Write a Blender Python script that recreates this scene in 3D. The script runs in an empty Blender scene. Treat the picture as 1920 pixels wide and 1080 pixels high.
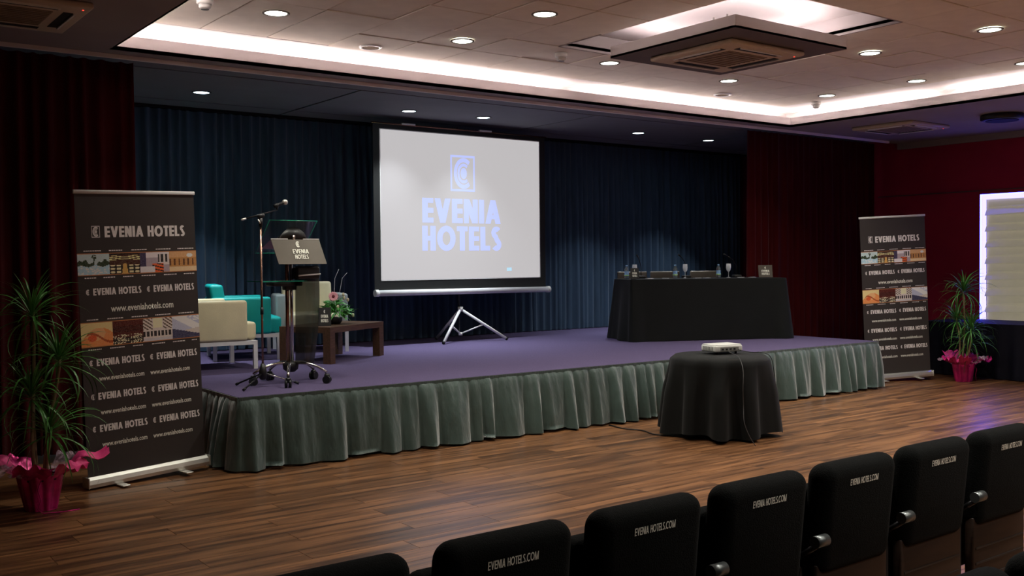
import bpy, bmesh, math, random
from mathutils import Vector, Matrix
random.seed(7)
R = math.radians
PI = math.pi
sc = bpy.context.scene
COL = sc.collection

# ------------------------------------------------------------ camera
F_PX, YAW, PITCH, ROLL, CAM_H = 1875.8, R(53.34), R(1.497), R(-.515), 1.64
_F = Vector((math.cos(YAW)*math.cos(PITCH), math.sin(YAW)*math.cos(PITCH), -math.sin(PITCH)))
_R = Vector((math.sin(YAW), -math.cos(YAW), 0))
_U = _R.cross(_F)
_R2 = _R*math.cos(ROLL) + _U*math.sin(ROLL)
_U2 = _U*math.cos(ROLL) - _R*math.sin(ROLL)
cd = bpy.data.cameras.new('camera')
cam = bpy.data.objects.new('camera', cd)
COL.objects.link(cam)
m = Matrix((_R2, _U2, -_F)).transposed().to_4x4()
m.translation = (0, 0, CAM_H)
cam.matrix_world = m
cd.sensor_width = 36
cd.lens = F_PX/1920*36
cd.clip_start = .05
sc.camera = cam

def proj(x, y, z):
    v = Vector((x, y, z-CAM_H)); d = v.dot(_F)
    if d < .1: return None
    return (960+F_PX*v.dot(_R2)/d, 540-F_PX*v.dot(_U2)/d)

# ------------------------------------------------------------ light and exposure
sc.view_settings.view_transform = 'Standard'
sc.view_settings.look = 'None'
sc.view_settings.gamma = 1
sc.view_settings.use_curve_mapping = False
sc.view_settings.exposure = 0.08
sc.cycles.use_denoising = True
sc.cycles.max_bounces = 7
w = bpy.data.worlds.new('world'); sc.world = w; w.use_nodes = True
w.node_tree.nodes['Background'].inputs[0].default_value = (.5, .45, .42, 1)
w.node_tree.nodes['Background'].inputs[1].default_value = .02
TUBE_E = 42.0          # cove tubes
TUBE_C = (1.0, .86, .84)
BOX_E = 48.0           # tubes around the air conditioning box
DOWN_E = 14.0          # discs of the downlights in the tiled ceiling
DOWN_C = (.93, 1.0, .86)
STAGE_E = 12.0         # discs of the downlights over the stage
STAGE_C = (.72, .9, 1.0)
DOWN_W = 16.0          # lamp behind each downlight (watts)
REAR_FILL_W = 23.0
STAGE_W = 17.0
GLOW_C = (.45, .41, 1.0)
GLOW_E = 2.0
EDGE_C = (.02, .022, 1.0)
EDGE_E = 45.0

# ------------------------------------------------------------ helpers
def tag(o, label=None, cat=None, group=None, kind=None):
    if label: o['label'] = label
    if cat: o['category'] = cat
    if group: o['group'] = group
    if kind: o['kind'] = kind
    return o

def empty(name, loc=(0, 0, 0), rz=0, label=None, cat=None, group=None):
    o = bpy.data.objects.new(name, None)
    o.empty_display_size = .1
    COL.objects.link(o); o.location = loc; o.rotation_euler = (0, 0, rz)
    return tag(o, label, cat, group)

def link(name, me, parent=None, loc=(0, 0, 0), rot=(0, 0, 0)):
    o = bpy.data.objects.new(name, me); COL.objects.link(o)
    o.parent = parent; o.location = loc; o.rotation_euler = rot
    return o

def copy_tree(o, parent=None):
    c = o.copy(); COL.objects.link(c); c.parent = parent
    for ch in o.children: copy_tree(ch, c)
    return c

class MB:
    def __init__(s): s.v = []; s.f = []; s.sm = []
    def add(s, vs, fs, smooth=False):
        b = len(s.v); s.v += [tuple(v) for v in vs]
        s.f += [tuple(b+i for i in f) for f in fs]; s.sm += [smooth]*len(fs)
        return s
    def box(s, x0, x1, y0, y1, z0, z1, M=None):
        vs = [Vector((x, y, z)) for x in (x0, x1) for y in (y0, y1) for z in (z0, z1)]
        if M is not None: vs = [M @ v for v in vs]
        return s.add(vs, [(0,1,3,2),(4,6,7,5),(0,4,5,1),(2,3,7,6),(0,2,6,4),(1,5,7,3)])
    def rbox(s, x0, x1, y0, y1, z0, z1, r=.02, seg=3, M=None, fn=None):
        bm = bmesh.new()
        bmesh.ops.create_cube(bm, size=1)
        for v in bm.verts:
            v.co = Vector(((x0+x1)/2+v.co.x*(x1-x0), (y0+y1)/2+v.co.y*(y1-y0), (z0+z1)/2+v.co.z*(z1-z0)))
        bmesh.ops.bevel(bm, geom=bm.edges[:]+bm.verts[:], offset=r, segments=seg, profile=.5, affect='EDGES')
        vs = [v.co.copy() for v in bm.verts]
        if fn: vs = [fn(v) for v in vs]
        if M is not None: vs = [M @ v for v in vs]
        bm.verts.index_update()
        s.add(vs, [[v.index for v in f.verts] for f in bm.faces], True); bm.free()
        return s
    def lathe(s, prof, cx=0, cy=0, cz=0, n=24, cap=True, M=None):
        vs = []; fs = []
        for r, z in prof:
            for k in range(n):
                a = 2*PI*k/n; v = Vector((cx+r*math.cos(a), cy+r*math.sin(a), cz+z))
                vs.append(M @ v if M is not None else v)
        for i in range(len(prof)-1):
            for k in range(n):
                fs.append((i*n+k, i*n+(k+1) % n, (i+1)*n+(k+1) % n, (i+1)*n+k))
        s.add(vs, fs, True)
        if cap:
            b = len(s.v)-len(vs)
            s.f.append(tuple(b+k for k in reversed(range(n)))); s.sm.append(False)
            s.f.append(tuple(b+(len(prof)-1)*n+k for k in range(n))); s.sm.append(False)
        return s
    def tube(s, pts, r, n=10, r2=None):
        pts = [Vector(p) for p in pts]; L = len(pts); vs = []; fs = []
        t0 = (pts[1]-pts[0]).normalized()
        a = t0.cross(Vector((0, 0, 1)))
        if a.length < .05: a = t0.cross(Vector((1, 0, 0)))
        a.normalize()
        for i, p in enumerate(pts):
            t = (pts[min(i+1, L-1)]-pts[max(i-1, 0)]).normalized()
            a = (a-t*a.dot(t)).normalized(); b = t.cross(a)
            rr = r if r2 is None else r+(r2-r)*i/(L-1)
            for k in range(n):
                q = 2*PI*k/n; vs.append(p+a*math.cos(q)*rr+b*math.sin(q)*rr)
        for i in range(L-1):
            for k in range(n):
                fs.append((i*n+k, i*n+(k+1) % n, (i+1)*n+(k+1) % n, (i+1)*n+k))
        s.add(vs, fs, True)
        b = len(s.v)-len(vs)
        s.f.append(tuple(b+k for k in reversed(range(n)))); s.sm.append(False)
        s.f.append(tuple(b+(L-1)*n+k for k in range(n))); s.sm.append(False)
        return s
    def sphere(s, c, r, n=14, sz=1):
        m_ = n//2; prof = []
        for i in range(1, m_):
            a = PI*i/m_; prof.append((r*math.sin(a), -r*sz*math.cos(a)))
        return s.lathe(prof, c[0], c[1], c[2], n)
    def grid(s, fn, nu, nv, smooth=True, closed_u=False):
        vs = [fn(i/nu, j/nv) for j in range(nv+1) for i in range(nu if closed_u else nu+1)]
        W = nu if closed_u else nu+1; fs = []
        for j in range(nv):
            for i in range(nu):
                i2 = (i+1) % W if closed_u else i+1
                fs.append((j*W+i, j*W+i2, (j+1)*W+i2, (j+1)*W+i))
        return s.add(vs, fs, smooth)
    def mesh(s, name, mat):
        me = bpy.data.meshes.new(name); me.from_pydata(s.v, [], s.f)
        me.polygons.foreach_set('use_smooth', s.sm)
        if mat: me.materials.append(mat)
        me.update(); return me
    def build(s, name, mat, parent=None, loc=(0, 0, 0), rot=(0, 0, 0)):
        return link(name, s.mesh(name, mat), parent, loc, rot)

def fixn(o):
    bm = bmesh.new(); bm.from_mesh(o.data); bmesh.ops.recalc_face_normals(bm, faces=bm.faces[:]); bm.to_mesh(o.data); bm.free(); return o

# ------------------------------------------------------------ materials
def mat(name, col, rough=.6, metal=0, spec=.5, emit=None, es=0, trans=0, alpha=1, sheen=0,
        noise=None, bump=None, coat=0, ior=1.45):
    """noise=(scale, amount, stretch xyz); bump=(scale, strength)"""
    m_ = bpy.data.materials.new(name); m_.use_nodes = True
    nt = m_.node_tree; b = nt.nodes['Principled BSDF']; I = b.inputs
    I['Base Color'].default_value = (*col, 1); I['Roughness'].default_value = rough
    I['Metallic'].default_value = metal; I['Specular IOR Level'].default_value = spec
    I['Transmission Weight'].default_value = trans; I['Alpha'].default_value = alpha; I['IOR'].default_value = ior
    I['Sheen Weight'].default_value = sheen; I['Coat Weight'].default_value = coat
    if emit: I['Emission Color'].default_value = (*emit, 1); I['Emission Strength'].default_value = es
    if noise or bump:
        tc = nt.nodes.new('ShaderNodeTexCoord')
    if noise:
        mp = nt.nodes.new('ShaderNodeMapping'); mp.inputs['Scale'].default_value = noise[2] if len(noise) > 2 else (1, 1, 1)
        n = nt.nodes.new('ShaderNodeTexNoise'); n.inputs['Scale'].default_value = noise[0]; n.inputs['Detail'].default_value = 5
        r = nt.nodes.new('ShaderNodeValToRGB'); a = noise[1]
        r.color_ramp.elements[0].position = .3; r.color_ramp.elements[1].position = .7
        r.color_ramp.elements[0].color = (*[c*(1-a) for c in col], 1)
        r.color_ramp.elements[1].color = (*[min(1, c*(1+a)) for c in col], 1)
        nt.links.new(tc.outputs['Object'], mp.inputs[0]); nt.links.new(mp.outputs[0], n.inputs['Vector'])
        nt.links.new(n.outputs['Fac'], r.inputs[0]); nt.links.new(r.outputs[0], I['Base Color'])
    if bump:
        n = nt.nodes.new('ShaderNodeTexNoise'); n.inputs['Scale'].default_value = bump[0]; n.inputs['Detail'].default_value = 4
        mp = nt.nodes.new('ShaderNodeMapping'); mp.inputs['Scale'].default_value = bump[2] if len(bump) > 2 else (1, 1, 1)
        bp = nt.nodes.new('ShaderNodeBump'); bp.inputs['Strength'].default_value = bump[1]; bp.inputs['Distance'].default_value = bump[3] if len(bump) > 3 else .01
        nt.links.new(tc.outputs['Object'], mp.inputs[0]); nt.links.new(mp.outputs[0], n.inputs['Vector']); nt.links.new(n.outputs['Fac'], bp.inputs['Height'])
        nt.links.new(bp.outputs[0], I['Normal'])
    return m_

def emitter(name, col, s):
    m_ = bpy.data.materials.new(name); m_.use_nodes = True; nt = m_.node_tree
    nt.nodes.clear(); e = nt.nodes.new('ShaderNodeEmission'); o = nt.nodes.new('ShaderNodeOutputMaterial')
    e.inputs[0].default_value = (*col, 1); e.inputs[1].default_value = s
    nt.links.new(e.outputs[0], o.inputs[0]); return m_

def wood_floor():
    m_ = bpy.data.materials.new('laminate_plank'); m_.use_nodes = True; nt = m_.node_tree
    N = nt.nodes.new; L = nt.links.new; b = nt.nodes['Principled BSDF']
    geo = N('ShaderNodeNewGeometry'); oi = N('ShaderNodeObjectInfo')
    mul = N('ShaderNodeMath'); mul.operation = 'MULTIPLY'; mul.inputs[1].default_value = 37.0
    L(oi.outputs['Random'], mul.inputs[0])
    comb = N('ShaderNodeCombineXYZ'); L(mul.outputs[0], comb.inputs[2]); L(mul.outputs[0], comb.inputs[0])
    add = N('ShaderNodeVectorMath'); add.operation = 'ADD'; L(geo.outputs['Position'], add.inputs[0]); L(comb.outputs[0], add.inputs[1])
    mp = N('ShaderNodeMapping'); mp.inputs['Scale'].default_value = (.55, 9, 1); L(add.outputs[0], mp.inputs[0])
    n1 = N('ShaderNodeTexNoise'); n1.inputs['Scale'].default_value = 1.3; n1.inputs['Detail'].default_value = 3; n1.inputs['Distortion'].default_value = .6
    L(mp.outputs[0], n1.inputs['Vector'])
    mp2 = N('ShaderNodeMapping'); mp2.inputs['Scale'].default_value = (1.6, 34, 1); L(add.outputs[0], mp2.inputs[0])
    n2 = N('ShaderNodeTexNoise'); n2.inputs['Scale'].default_value = 2.2; n2.inputs['Detail'].default_value = 6; L(mp2.outputs[0], n2.inputs['Vector'])
    mix = N('ShaderNodeMix'); mix.inputs[0].default_value = .38
    L(n1.outputs['Fac'], mix.inputs[2]); L(n2.outputs['Fac'], mix.inputs[3])
    r = N('ShaderNodeValToRGB'); e = r.color_ramp.elements
    e[0].position = .38; e[0].color = (.056, .024, .011, 1); e[1].position = .62; e[1].color = (.31, .142, .058, 1)
    k = e.new(.5); k.color = (.165, .073, .030, 1)
    L(mix.outputs[0], r.inputs[0])
    hs = N('ShaderNodeHueSaturation'); mr = N('ShaderNodeMapRange'); mr.inputs[3].default_value = .82; mr.inputs[4].default_value = 1.15
    L(oi.outputs['Random'], mr.inputs[0]); L(mr.outputs[0], hs.inputs['Value']); L(r.outputs[0], hs.inputs['Color'])
    L(hs.outputs[0], b.inputs['Base Color'])
    rr = N('ShaderNodeMapRange'); rr.inputs[3].default_value = .26; rr.inputs[4].default_value = .40; L(n2.outputs['Fac'], rr.inputs[0]); L(rr.outputs[0], b.inputs['Roughness'])
    b.inputs['Specular IOR Level'].default_value = .5
    bp = N('ShaderNodeBump'); bp.inputs['Strength'].default_value = .12; bp.inputs['Distance'].default_value = .002
    L(n2.outputs['Fac'], bp.inputs['Height']); L(bp.outputs[0], b.inputs['Normal'])
    return m_

M = {}
M['plank'] = wood_floor()
M['subfloor'] = mat('subfloor', (.02, .012, .008), .8, noise=(9, .2))
M['tile'] = mat('ceiling_tile', (.74, .67, .57), .9, spec=.2, noise=(6, .05), bump=(220, .25))
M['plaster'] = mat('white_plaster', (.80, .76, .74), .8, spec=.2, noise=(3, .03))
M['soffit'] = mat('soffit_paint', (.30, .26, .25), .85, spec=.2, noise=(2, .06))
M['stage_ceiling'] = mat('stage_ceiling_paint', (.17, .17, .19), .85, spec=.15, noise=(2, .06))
M['dark_gap'] = mat('dark_gap', (.015, .014, .014), .9, noise=(5, .1))
M['grid'] = mat('ceiling_grid', (.16, .13, .11), .8, noise=(5, .1))
M['red_wall'] = mat('red_paint', (.30, .010, .042), .75, spec=.25, noise=(2.5, .08), bump=(60, .1))
M['dark_wall'] = mat('dark_paint', (.10, .06, .055), .85, noise=(2.5, .08))
M['blue_velvet'] = mat('blue_curtain_cloth', (.050, .088, .142), .8, spec=.2, sheen=.25, noise=(3, .18, (6, 1, .6)))
M['red_velvet'] = mat('red_curtain_cloth', (.054, .0025, .0033), .8, spec=.06, sheen=.1, noise=(3, .2, (6, 1, .6)))
M['grey_velvet'] = mat('grey_green_skirt_cloth', (.050, .086, .076), .45, spec=.4, sheen=.6, noise=(5, .14), bump=(7, .9, (1, 1, .28), .035))
M['carpet'] = mat('purple_carpet', (.10, .078, .155), .95, spec=.1, noise=(160, .22), bump=(300, .4))
M['black_cloth'] = mat('black_tablecloth', (.0042, .0048, .0046), .75, spec=.22, sheen=.06, noise=(4, .15), bump=(14, .1))
M['navy_cloth'] = mat('navy_tablecloth', (.006, .006, .014), .7, spec=.2, noise=(4, .15))
M['seat_fabric'] = mat('black_seat_fabric', (.0026, .0032, .003), .9, spec=.09, sheen=.02, noise=(90, .3), bump=(240, .3))
M['cable'] = mat('dark_cable', (.05, .05, .048), .5, noise=(20, .1))
M['black_plastic'] = mat('black_plastic', (.012, .012, .013), .45, noise=(20, .1))
M['black_metal'] = mat('black_metal', (.02, .02, .022), .35, metal=.6, noise=(20, .1))
M['chrome'] = mat('chrome', (.80, .78, .76), .14, metal=1, noise=(30, .04))
M['steel'] = mat('brushed_aluminium', (.74, .73, .68), .38, metal=.75, noise=(40, .06, (1, 1, 12)))
M['gunmetal'] = mat('gunmetal', (.16, .18, .18), .35, metal=.8, noise=(20, .08))
M['brown_metal'] = mat('brown_tube', (.34, .20, .15), .25, metal=.9, noise=(20, .08))
M['white_metal'] = mat('white_lacquered_metal', (.72, .72, .72), .4, noise=(10, .03))
M['cream'] = mat('cream_leather', (.74, .67, .43), .5, noise=(7, .05), bump=(90, .08))
M['cream_shaded'] = mat('shaded_cream_leather', (.33, .37, .36), .5, noise=(7, .05))  # cream leather with the shade on the armrests put into its colour
M['teal'] = mat('teal_leather', (.0, .40, .38), .5, noise=(7, .06), bump=(90, .08))
M['walnut'] = mat('dark_walnut', (.085, .042, .020), .45, noise=(6, .35, (1, 8, 8)))
M['seat_wood'] = mat('brown_seat_shell', (.020, .010, .006), .5, noise=(6, .3, (1, 1, 9)))
M['banner'] = mat('charcoal_banner_print', (.056, .048, .046), .55, spec=.3, noise=(2, .05))
M['letter'] = mat('pale_lettering', (.93, .89, .87), .6, noise=(30, .06))
M['letter_url'] = mat('cream_lettering', (.93, .94, .84), .6, noise=(30, .04))
M['orange'] = mat('orange_rule', (.62, .25, .09), .6, noise=(9, .05))
M['black_vinyl'] = mat('black_screen_border', (.013, .014, .012), .7, noise=(5, .1))
M['screen'] = mat('projection_screen', (.12, .115, .115), .9, spec=.05, emit=(.80, .77, .78), es=.61, noise=(2, .02))  # projector light put into emission; base darkened against downlight hot spots
M['screen_blue'] = mat('projected_lettering', (.12, .14, .25), .9, spec=.1, emit=(.50, .56, 1.0), es=.95, noise=(2, .02))  # projected blue light put into the emission of the letters
M['screen_cyan'] = mat('projected_mark', (.45, .75, .9), .9, spec=.1, emit=(.55, .85, 1.0), es=.6, noise=(2, .02))  # projected pale light put into the emission
M['white_plastic'] = mat('white_plastic', (.78, .78, .74), .4, noise=(20, .03))
M['grey_plastic'] = mat('grey_plastic', (.25, .25, .23), .5, noise=(20, .06))
M['beige_plastic'] = mat('beige_panel_plastic', (.52, .42, .30), .55, noise=(10, .04))
M['beige_dark'] = mat('brown_grille', (.24, .18, .12), .6, noise=(10, .1))
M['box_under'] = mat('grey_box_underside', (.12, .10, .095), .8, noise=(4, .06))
M['sign_face'] = mat('bronze_grey_plate', (.115, .10, .082), .4, metal=.3, noise=(9, .06))
M['smoked'] = mat('smoked_acrylic', (.03, .028, .025), .12, trans=.3, alpha=.70, noise=(4, .05))
M['glass'] = mat('green_edged_glass', (.70, .90, .84), .03, trans=1.0, alpha=.35, ior=1.45)
M['glass_edge'] = mat('green_glass_edge', (.02, .30, .20), .2, noise=(20, .1))
M['clear'] = mat('clear_glass', (.92, .95, 1.0), .08, spec=1.0, trans=.2, alpha=.42, noise=(9, .02))
M['water'] = mat('bottled_water', (.75, .88, .95), .05, trans=.9, ior=1.33)
M['label'] = mat('bottle_label', (.25, .45, .80), .5, noise=(60, .4))
M['label_green'] = mat('bottle_label_band', (.45, .75, .25), .5, noise=(60, .3))
M['paper'] = mat('white_paper', (.75, .75, .78), .7, noise=(20, .03))
M['leaf'] = mat('dracaena_leaf', (.06, .21, .035), .42, noise=(9, .35))
M['leaf2'] = mat('fern_leaf', (.05, .26, .03), .5, noise=(9, .4))
M['cane'] = mat('plant_cane', (.26, .20, .10), .8, noise=(25, .3, (1, 1, .3)))
M['pink_foil'] = mat('pink_wrapping_foil', (.62, .02, .20), .32, metal=.35, noise=(14, .3), bump=(22, .4))
M['pink_paper'] = mat('pink_crepe', (.75, .045, .22), .6, noise=(10, .2), bump=(30, .4))
M['cello'] = mat('patterned_cellophane', (.85, .45, .55), .15, alpha=.42, noise=(35, .7))
M['soil'] = mat('potting_soil', (.03, .02, .012), .95, noise=(50, .4))
M['pink_petal'] = mat('pink_petal', (.90, .42, .48), .55, noise=(20, .1))
M['flower_eye'] = mat('dark_flower_centre', (.16, .02, .03), .7, noise=(60, .3))
M['cream_petal'] = mat('cream_petal', (.78, .66, .45), .55, noise=(20, .15))
M['blind'] = mat('blind_fabric', (.47, .43, .32), .75, noise=(8, .05), emit=(.80, .73, .52), es=.20)  # backlight put into the fabric's own emission
def opal():
    m_ = bpy.data.materials.new('opal_cove_lip'); m_.use_nodes = True; nt = m_.node_tree; nt.nodes.clear()
    d = nt.nodes.new('ShaderNodeBsdfDiffuse'); t = nt.nodes.new('ShaderNodeBsdfTranslucent'); mx = nt.nodes.new('ShaderNodeMixShader'); o = nt.nodes.new('ShaderNodeOutputMaterial')
    for q in (d, t): q.inputs[0].default_value = (.86, .82, .82, 1)
    mx.inputs[0].default_value = .30; nt.links.new(d.outputs[0], mx.inputs[1]); nt.links.new(t.outputs[0], mx.inputs[2]); nt.links.new(mx.outputs[0], o.inputs[0]); return m_
M['opal'] = opal()
M['tube'] = emitter('lit_cove_tube', TUBE_C, TUBE_E)
M['box_tube'] = emitter('lit_box_tube', (1, .88, .90), BOX_E)
M['down'] = emitter('lit_downlight', DOWN_C, DOWN_E)
M['stage_down'] = emitter('lit_stage_downlight', STAGE_C, STAGE_E)
M['glow'] = emitter('lit_window_strip', GLOW_C, GLOW_E)
M['glow_edge'] = emitter('lit_blue_edge', EDGE_C, EDGE_E)
M['led'] = emitter('red_standby_light', (1, .05, .03), 2.0)

# ------------------------------------------------------------ logotype glyphs, drawn in the XZ plane, facing -Y
def ribbon(mb, pts, t, closed=False):
    n = len(pts); vs = []; 
    for i in range(n):
        a = pts[(i-1) % n] if (closed or i > 0) else pts[i]
        b = pts[(i+1) % n] if (closed or i < n-1) else pts[i]
        dx, dy = b[0]-a[0], b[1]-a[1]; l = math.hypot(dx, dy) or 1
        nx, ny = -dy/l, dx/l
        vs += [(pts[i][0]+nx*t/2, 0, pts[i][1]+ny*t/2), (pts[i][0]-nx*t/2, 0, pts[i][1]-ny*t/2)]
    fs = []
    for i in range(n if closed else n-1):
        j = (i+1) % n; fs.append((2*i, 2*i+1, 2*j+1, 2*j))
    mb.add(vs, fs)
def arc(cx, cy, rx, ry, a0, a1, n=18):
    return [(cx+rx*math.cos(R(a0+(a1-a0)*i/n)), cy+ry*math.sin(R(a0+(a1-a0)*i/n))) for i in range(n+1)]
def glyph(mb, ch, x, t):
    """draws ch, height 1, at x, stroke t; returns advance"""
    def q(*p): mb.add([(x+a, 0, b) for a, b in p], [(0, 1, 2, 3)])
    def bar(x0, x1, y0, y1): q((x0, y0), (x1, y0), (x1, y1), (x0, y1))
    g = t*.12+.035
    if ch == 'E':
        bar(0, t, 0, 1); wd = .48
        for y in (0, .5-t*.42, 1-t*.84): bar(t, wd, y, y+t*.84)
    elif ch == 'L':
        wd = .46; bar(0, t, 0, 1); bar(t, wd, 0, t*.84)
    elif ch == 'T':
        wd = .50; bar(wd/2-t/2, wd/2+t/2, 0, 1-t*.84); bar(0, wd, 1-t*.84, 1)
    elif ch == 'I': wd = t; bar(0, t, 0, 1)
    elif ch == 'H':
        wd = .60; bar(0, t, 0, 1); bar(wd-t, wd, 0, 1); bar(t, wd-t, .5-t*.42, .5+t*.42)
    elif ch == 'N':
        wd = .64; bar(0, t*.95, 0, 1); bar(wd-t*.95, wd, 0, 1); q((0, 1), (wd-t*1.1, 0), (wd, 0), (t*1.1, 1))
    elif ch == 'V':
        wd = .64+t*.3; q((0, 1), (wd/2-t*.5, 0), (wd/2+t*.5, 0), (t*1.05, 1)); q((wd-t*1.05, 1), (wd/2-t*.5, 0), (wd/2+t*.5, 0), (wd, 1))
    elif ch == 'A':
        wd = .66+t*.3; q((0, 0), (t*1.05, 0), (wd/2+t*.5, 1), (wd/2-t*.5, 1)); q((wd-t*1.05, 0), (wd, 0), (wd/2+t*.5, 1), (wd/2-t*.5, 1))
        bar(wd*.25, wd*.75, .2, .2+t*.7)
    elif ch == 'M':
        wd = .80; bar(0, t, 0, 1); bar(wd-t, wd, 0, 1); q((0, 1), (wd/2-t*.5, 0), (wd/2+t*.5, 0), (t*1.1, 1)); q((wd-t*1.1, 1), (wd/2-t*.5, 0), (wd/2+t*.5, 0), (wd, 1))
    elif ch == 'O':
        wd = .84; ribbon(mb, [(x+a, b) for a, b in arc(wd/2, .5, wd/2-t/2, .52-t/2, 0, 360, 24)][:-1], t, True)
    elif ch == 'C':
        wd = .70; ribbon(mb, [(x+a, b) for a, b in arc(wd*.6, .5, wd*.6-t/2, .52-t/2, 50, 310, 20)], t)
    elif ch == 'S':
        wd = .50; r = wd/2-t/2
        p = arc(wd/2, .755, r, .255-t*.42, 35, 180, 9)+arc(wd/2, .755, r, .265-t*.42, 180, 250, 5)[1:]
        p2 = [(wd-a, 1-b) for a, b in reversed(p)]
        ribbon(mb, [(x+a, b) for a, b in p+p2], t*.92)
    elif ch == '.': wd = t; bar(0, t, 0, t)
    else: return .34
    return wd+g
def logotext(name, txt, h, width, t, mt, parent, x, z, y=-.002, centre=False, label=None):
    mb = MB(); a = 0
    for ch in txt: a += glyph(mb, ch, a, t)
    a -= t*.12+.035
    sx = width/a
    for k_, f_ in enumerate(mb.f):
        if len(f_) == 4 and (k_ == 0 or not set(f_) & set(mb.f[k_-1])):
            for i_ in f_: mb.v[i_] = (mb.v[i_][0], -.00015*(k_ % 5), mb.v[i_][2])
    mb.v = [(vx*sx, vy, vz*h) for vx, vy, vz in mb.v]
    o = mb.build(name, mt, parent, (x-(width/2 if centre else 0), y, z))
    if label: o['label'] = label
    return o
def emblem(name, wd, h, mt, parent, x, z, y=-.002, frame=True):
    """square frame round a ring open to the right, an inner open ring and a dot"""
    mb = MB()
    if frame:
        t = .06
        for p in (((0,0),(1,0),(1,t),(0,t)), ((0,1-t),(1,1-t),(1,1),(0,1)), ((0,t),(t,t),(t,1-t),(0,1-t)), ((1-t,t),(1,t),(1,1-t),(1-t,1-t))):
            mb.add([(a, 0, b) for a, b in p], [(0,1,2,3)])
    ribbon(mb, arc(.54, .5, .345, .37, 50, 310, 24), .115)
    ribbon(mb, arc(.54, .5, .217, .237, 50, 310, 20), .080)
    mb.add([(.54+.130*math.cos(2*PI*i/16), 0, .5+.155*math.sin(2*PI*i/16)) for i in range(16)], [tuple(range(16))])
    mb.v = [((vx-.5)*wd, vy, vz*h) for vx, vy, vz in mb.v]
    return mb.build(name, mt, parent, (x, y, z))
_txt = {}
def fonttext(name, txt, width, h, mt, parent, x, z, y=-.002, bold=.02):
    key = (txt, mt.name)
    if key not in _txt:
        cu = bpy.data.curves.new('text', 'FONT'); cu.body = txt; cu.size = 1; cu.offset = bold; cu.fill_mode = 'FRONT'; cu.resolution_u = 2
        ob = bpy.data.objects.new('text', cu); COL.objects.link(ob)
        bpy.context.view_layer.update()
        dg = bpy.context.evaluated_depsgraph_get()
        me = bpy.data.meshes.new_from_object(ob.evaluated_get(dg))
        bpy.data.objects.remove(ob); bpy.data.curves.remove(cu)
        xs = [v.co.x for v in me.vertices]; x0, x1 = min(xs), max(xs)
        for v in me.vertices:
            v.co = Vector(((v.co.x-x0)/(x1-x0), 0, v.co.y/.75))
        me.materials.clear(); me.materials.append(mt); _txt[key] = me
    o = link(name, _txt[key], parent, (x, y, z)); o.scale = (width, 1, h)
    return o

# ============================================================ SETTING
XL, XR, YB, YF = -2.6, 14.2, -3.2, 12.3
CZ, LZ, TZ, GZ = 3.66, 3.42, 3.657, 3.49
SX0, SX1 = 2.32, 11.1     # cove opening
SY0, SY1 = -1.2, 8.6

# floor of laminate planks
floor = tag(MB().box(XL, XR, YB, YF, -.12, -.010).build('floor', M['subfloor']), kind='structure')
PW, PL = .193, 1.285
cand = []
row = 0; y = YB
while y < 8.95:
    off = (row*0.467*PL) % PL + random.uniform(-.1, .1)
    x = XL-off
    while x < XR:
        x0, x1 = max(x, XL), min(x+PL, XR)
        if x1-x0 > .05:
            cx, cy = (x0+x1)/2, y+PW/2
            vis = False
            for xx in (x0, cx, x1):
                p = proj(xx, cy, 0)
                if p and -40 < p[0] < 1960 and 500 < p[1] < 1120: vis = True
            if 3.1 < x0 and x1 < 11.1 and y > 7.7: vis = False
            if y < 8.9: cand.append((math.hypot(cx, cy), vis, x0, x1, y))
        x += PL
    y += PW; row += 1
cand.sort(key=lambda c: (not c[1], c[0]))
g_ = .0005
rest = MB(); full = None
for i, (d, vis, x0, x1, y) in enumerate(cand):
    if vis and i < 300:
        if abs(x1-x0-PL) < 1e-4:
            if full is None:
                full = MB().add([(-PL/2+g_, g_-PW/2, -.010), (PL/2-g_, g_-PW/2, -.010), (PL/2-g_, PW/2-g_, -.010), (-PL/2+g_, PW/2-g_, -.010),
                    (-PL/2+g_+.001, g_-PW/2+.001, 0), (PL/2-g_-.001, g_-PW/2+.001, 0), (PL/2-g_-.001, PW/2-g_-.001, 0), (-PL/2+g_+.001, PW/2-g_-.001, 0)],
                    [(0,1,5,4),(1,2,6,5),(2,3,7,6),(3,0,4,7),(4,5,6,7)]).mesh('plank', M['plank'])
            link('plank', full, floor, ((x0+x1)/2, y+PW/2, 0))
        else:
            h_ = (x1-x0)/2
            MB().box(-h_+g_, h_-g_, -PW/2+g_, PW/2-g_, -.010, 0).build('plank', M['plank'], floor, ((x0+x1)/2, y+PW/2, 0))
    else:
        rest.box(x0+g_, x1-g_, y+g_, y+PW-g_, -.010, 0)
tag(rest.build('plank', M['plank'], floor), kind='stuff')

# walls
def struct(name, mb, mt): return tag(mb.build(name, mt), kind='structure')
struct('wall_left', MB().box(XL-.1, XL, YB, YF, -.02, 3.9), M['dark_wall'])
struct('wall_rear', MB().box(XL, XR, YB-.1, YB, -.02, 3.9), M['dark_wall'])
struct('wall_front', MB().box(XL, XR, YF, YF+.1, -.02, 3.9), M['dark_wall'])
wr = MB()
WY0, WY1, WZ0, WZ1 = 3.0, 7.64, .70, 2.56       # window opening
wr.box(XR, XR+.12, YB, WY0, -.02, 3.9).box(XR, XR+.12, WY1, YF, -.02, 3.9)
wr.box(XR, XR+.12, WY0, WY1, -.02, WZ0).box(XR, XR+.12, WY0, WY1, WZ1, 3.9)
wall_r = struct('wall_right', wr, M['red_wall'])
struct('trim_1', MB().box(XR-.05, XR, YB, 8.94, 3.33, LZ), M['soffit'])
struct('trim_2', MB().box(XR-.012, XR, YB, 9.3, 2.606, 2.622), M['dark_wall'])
struct('baseboard_right', MB().box(XR-.02, XR, YB, 9.2, 0, .09), M['dark_gap'])
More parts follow.
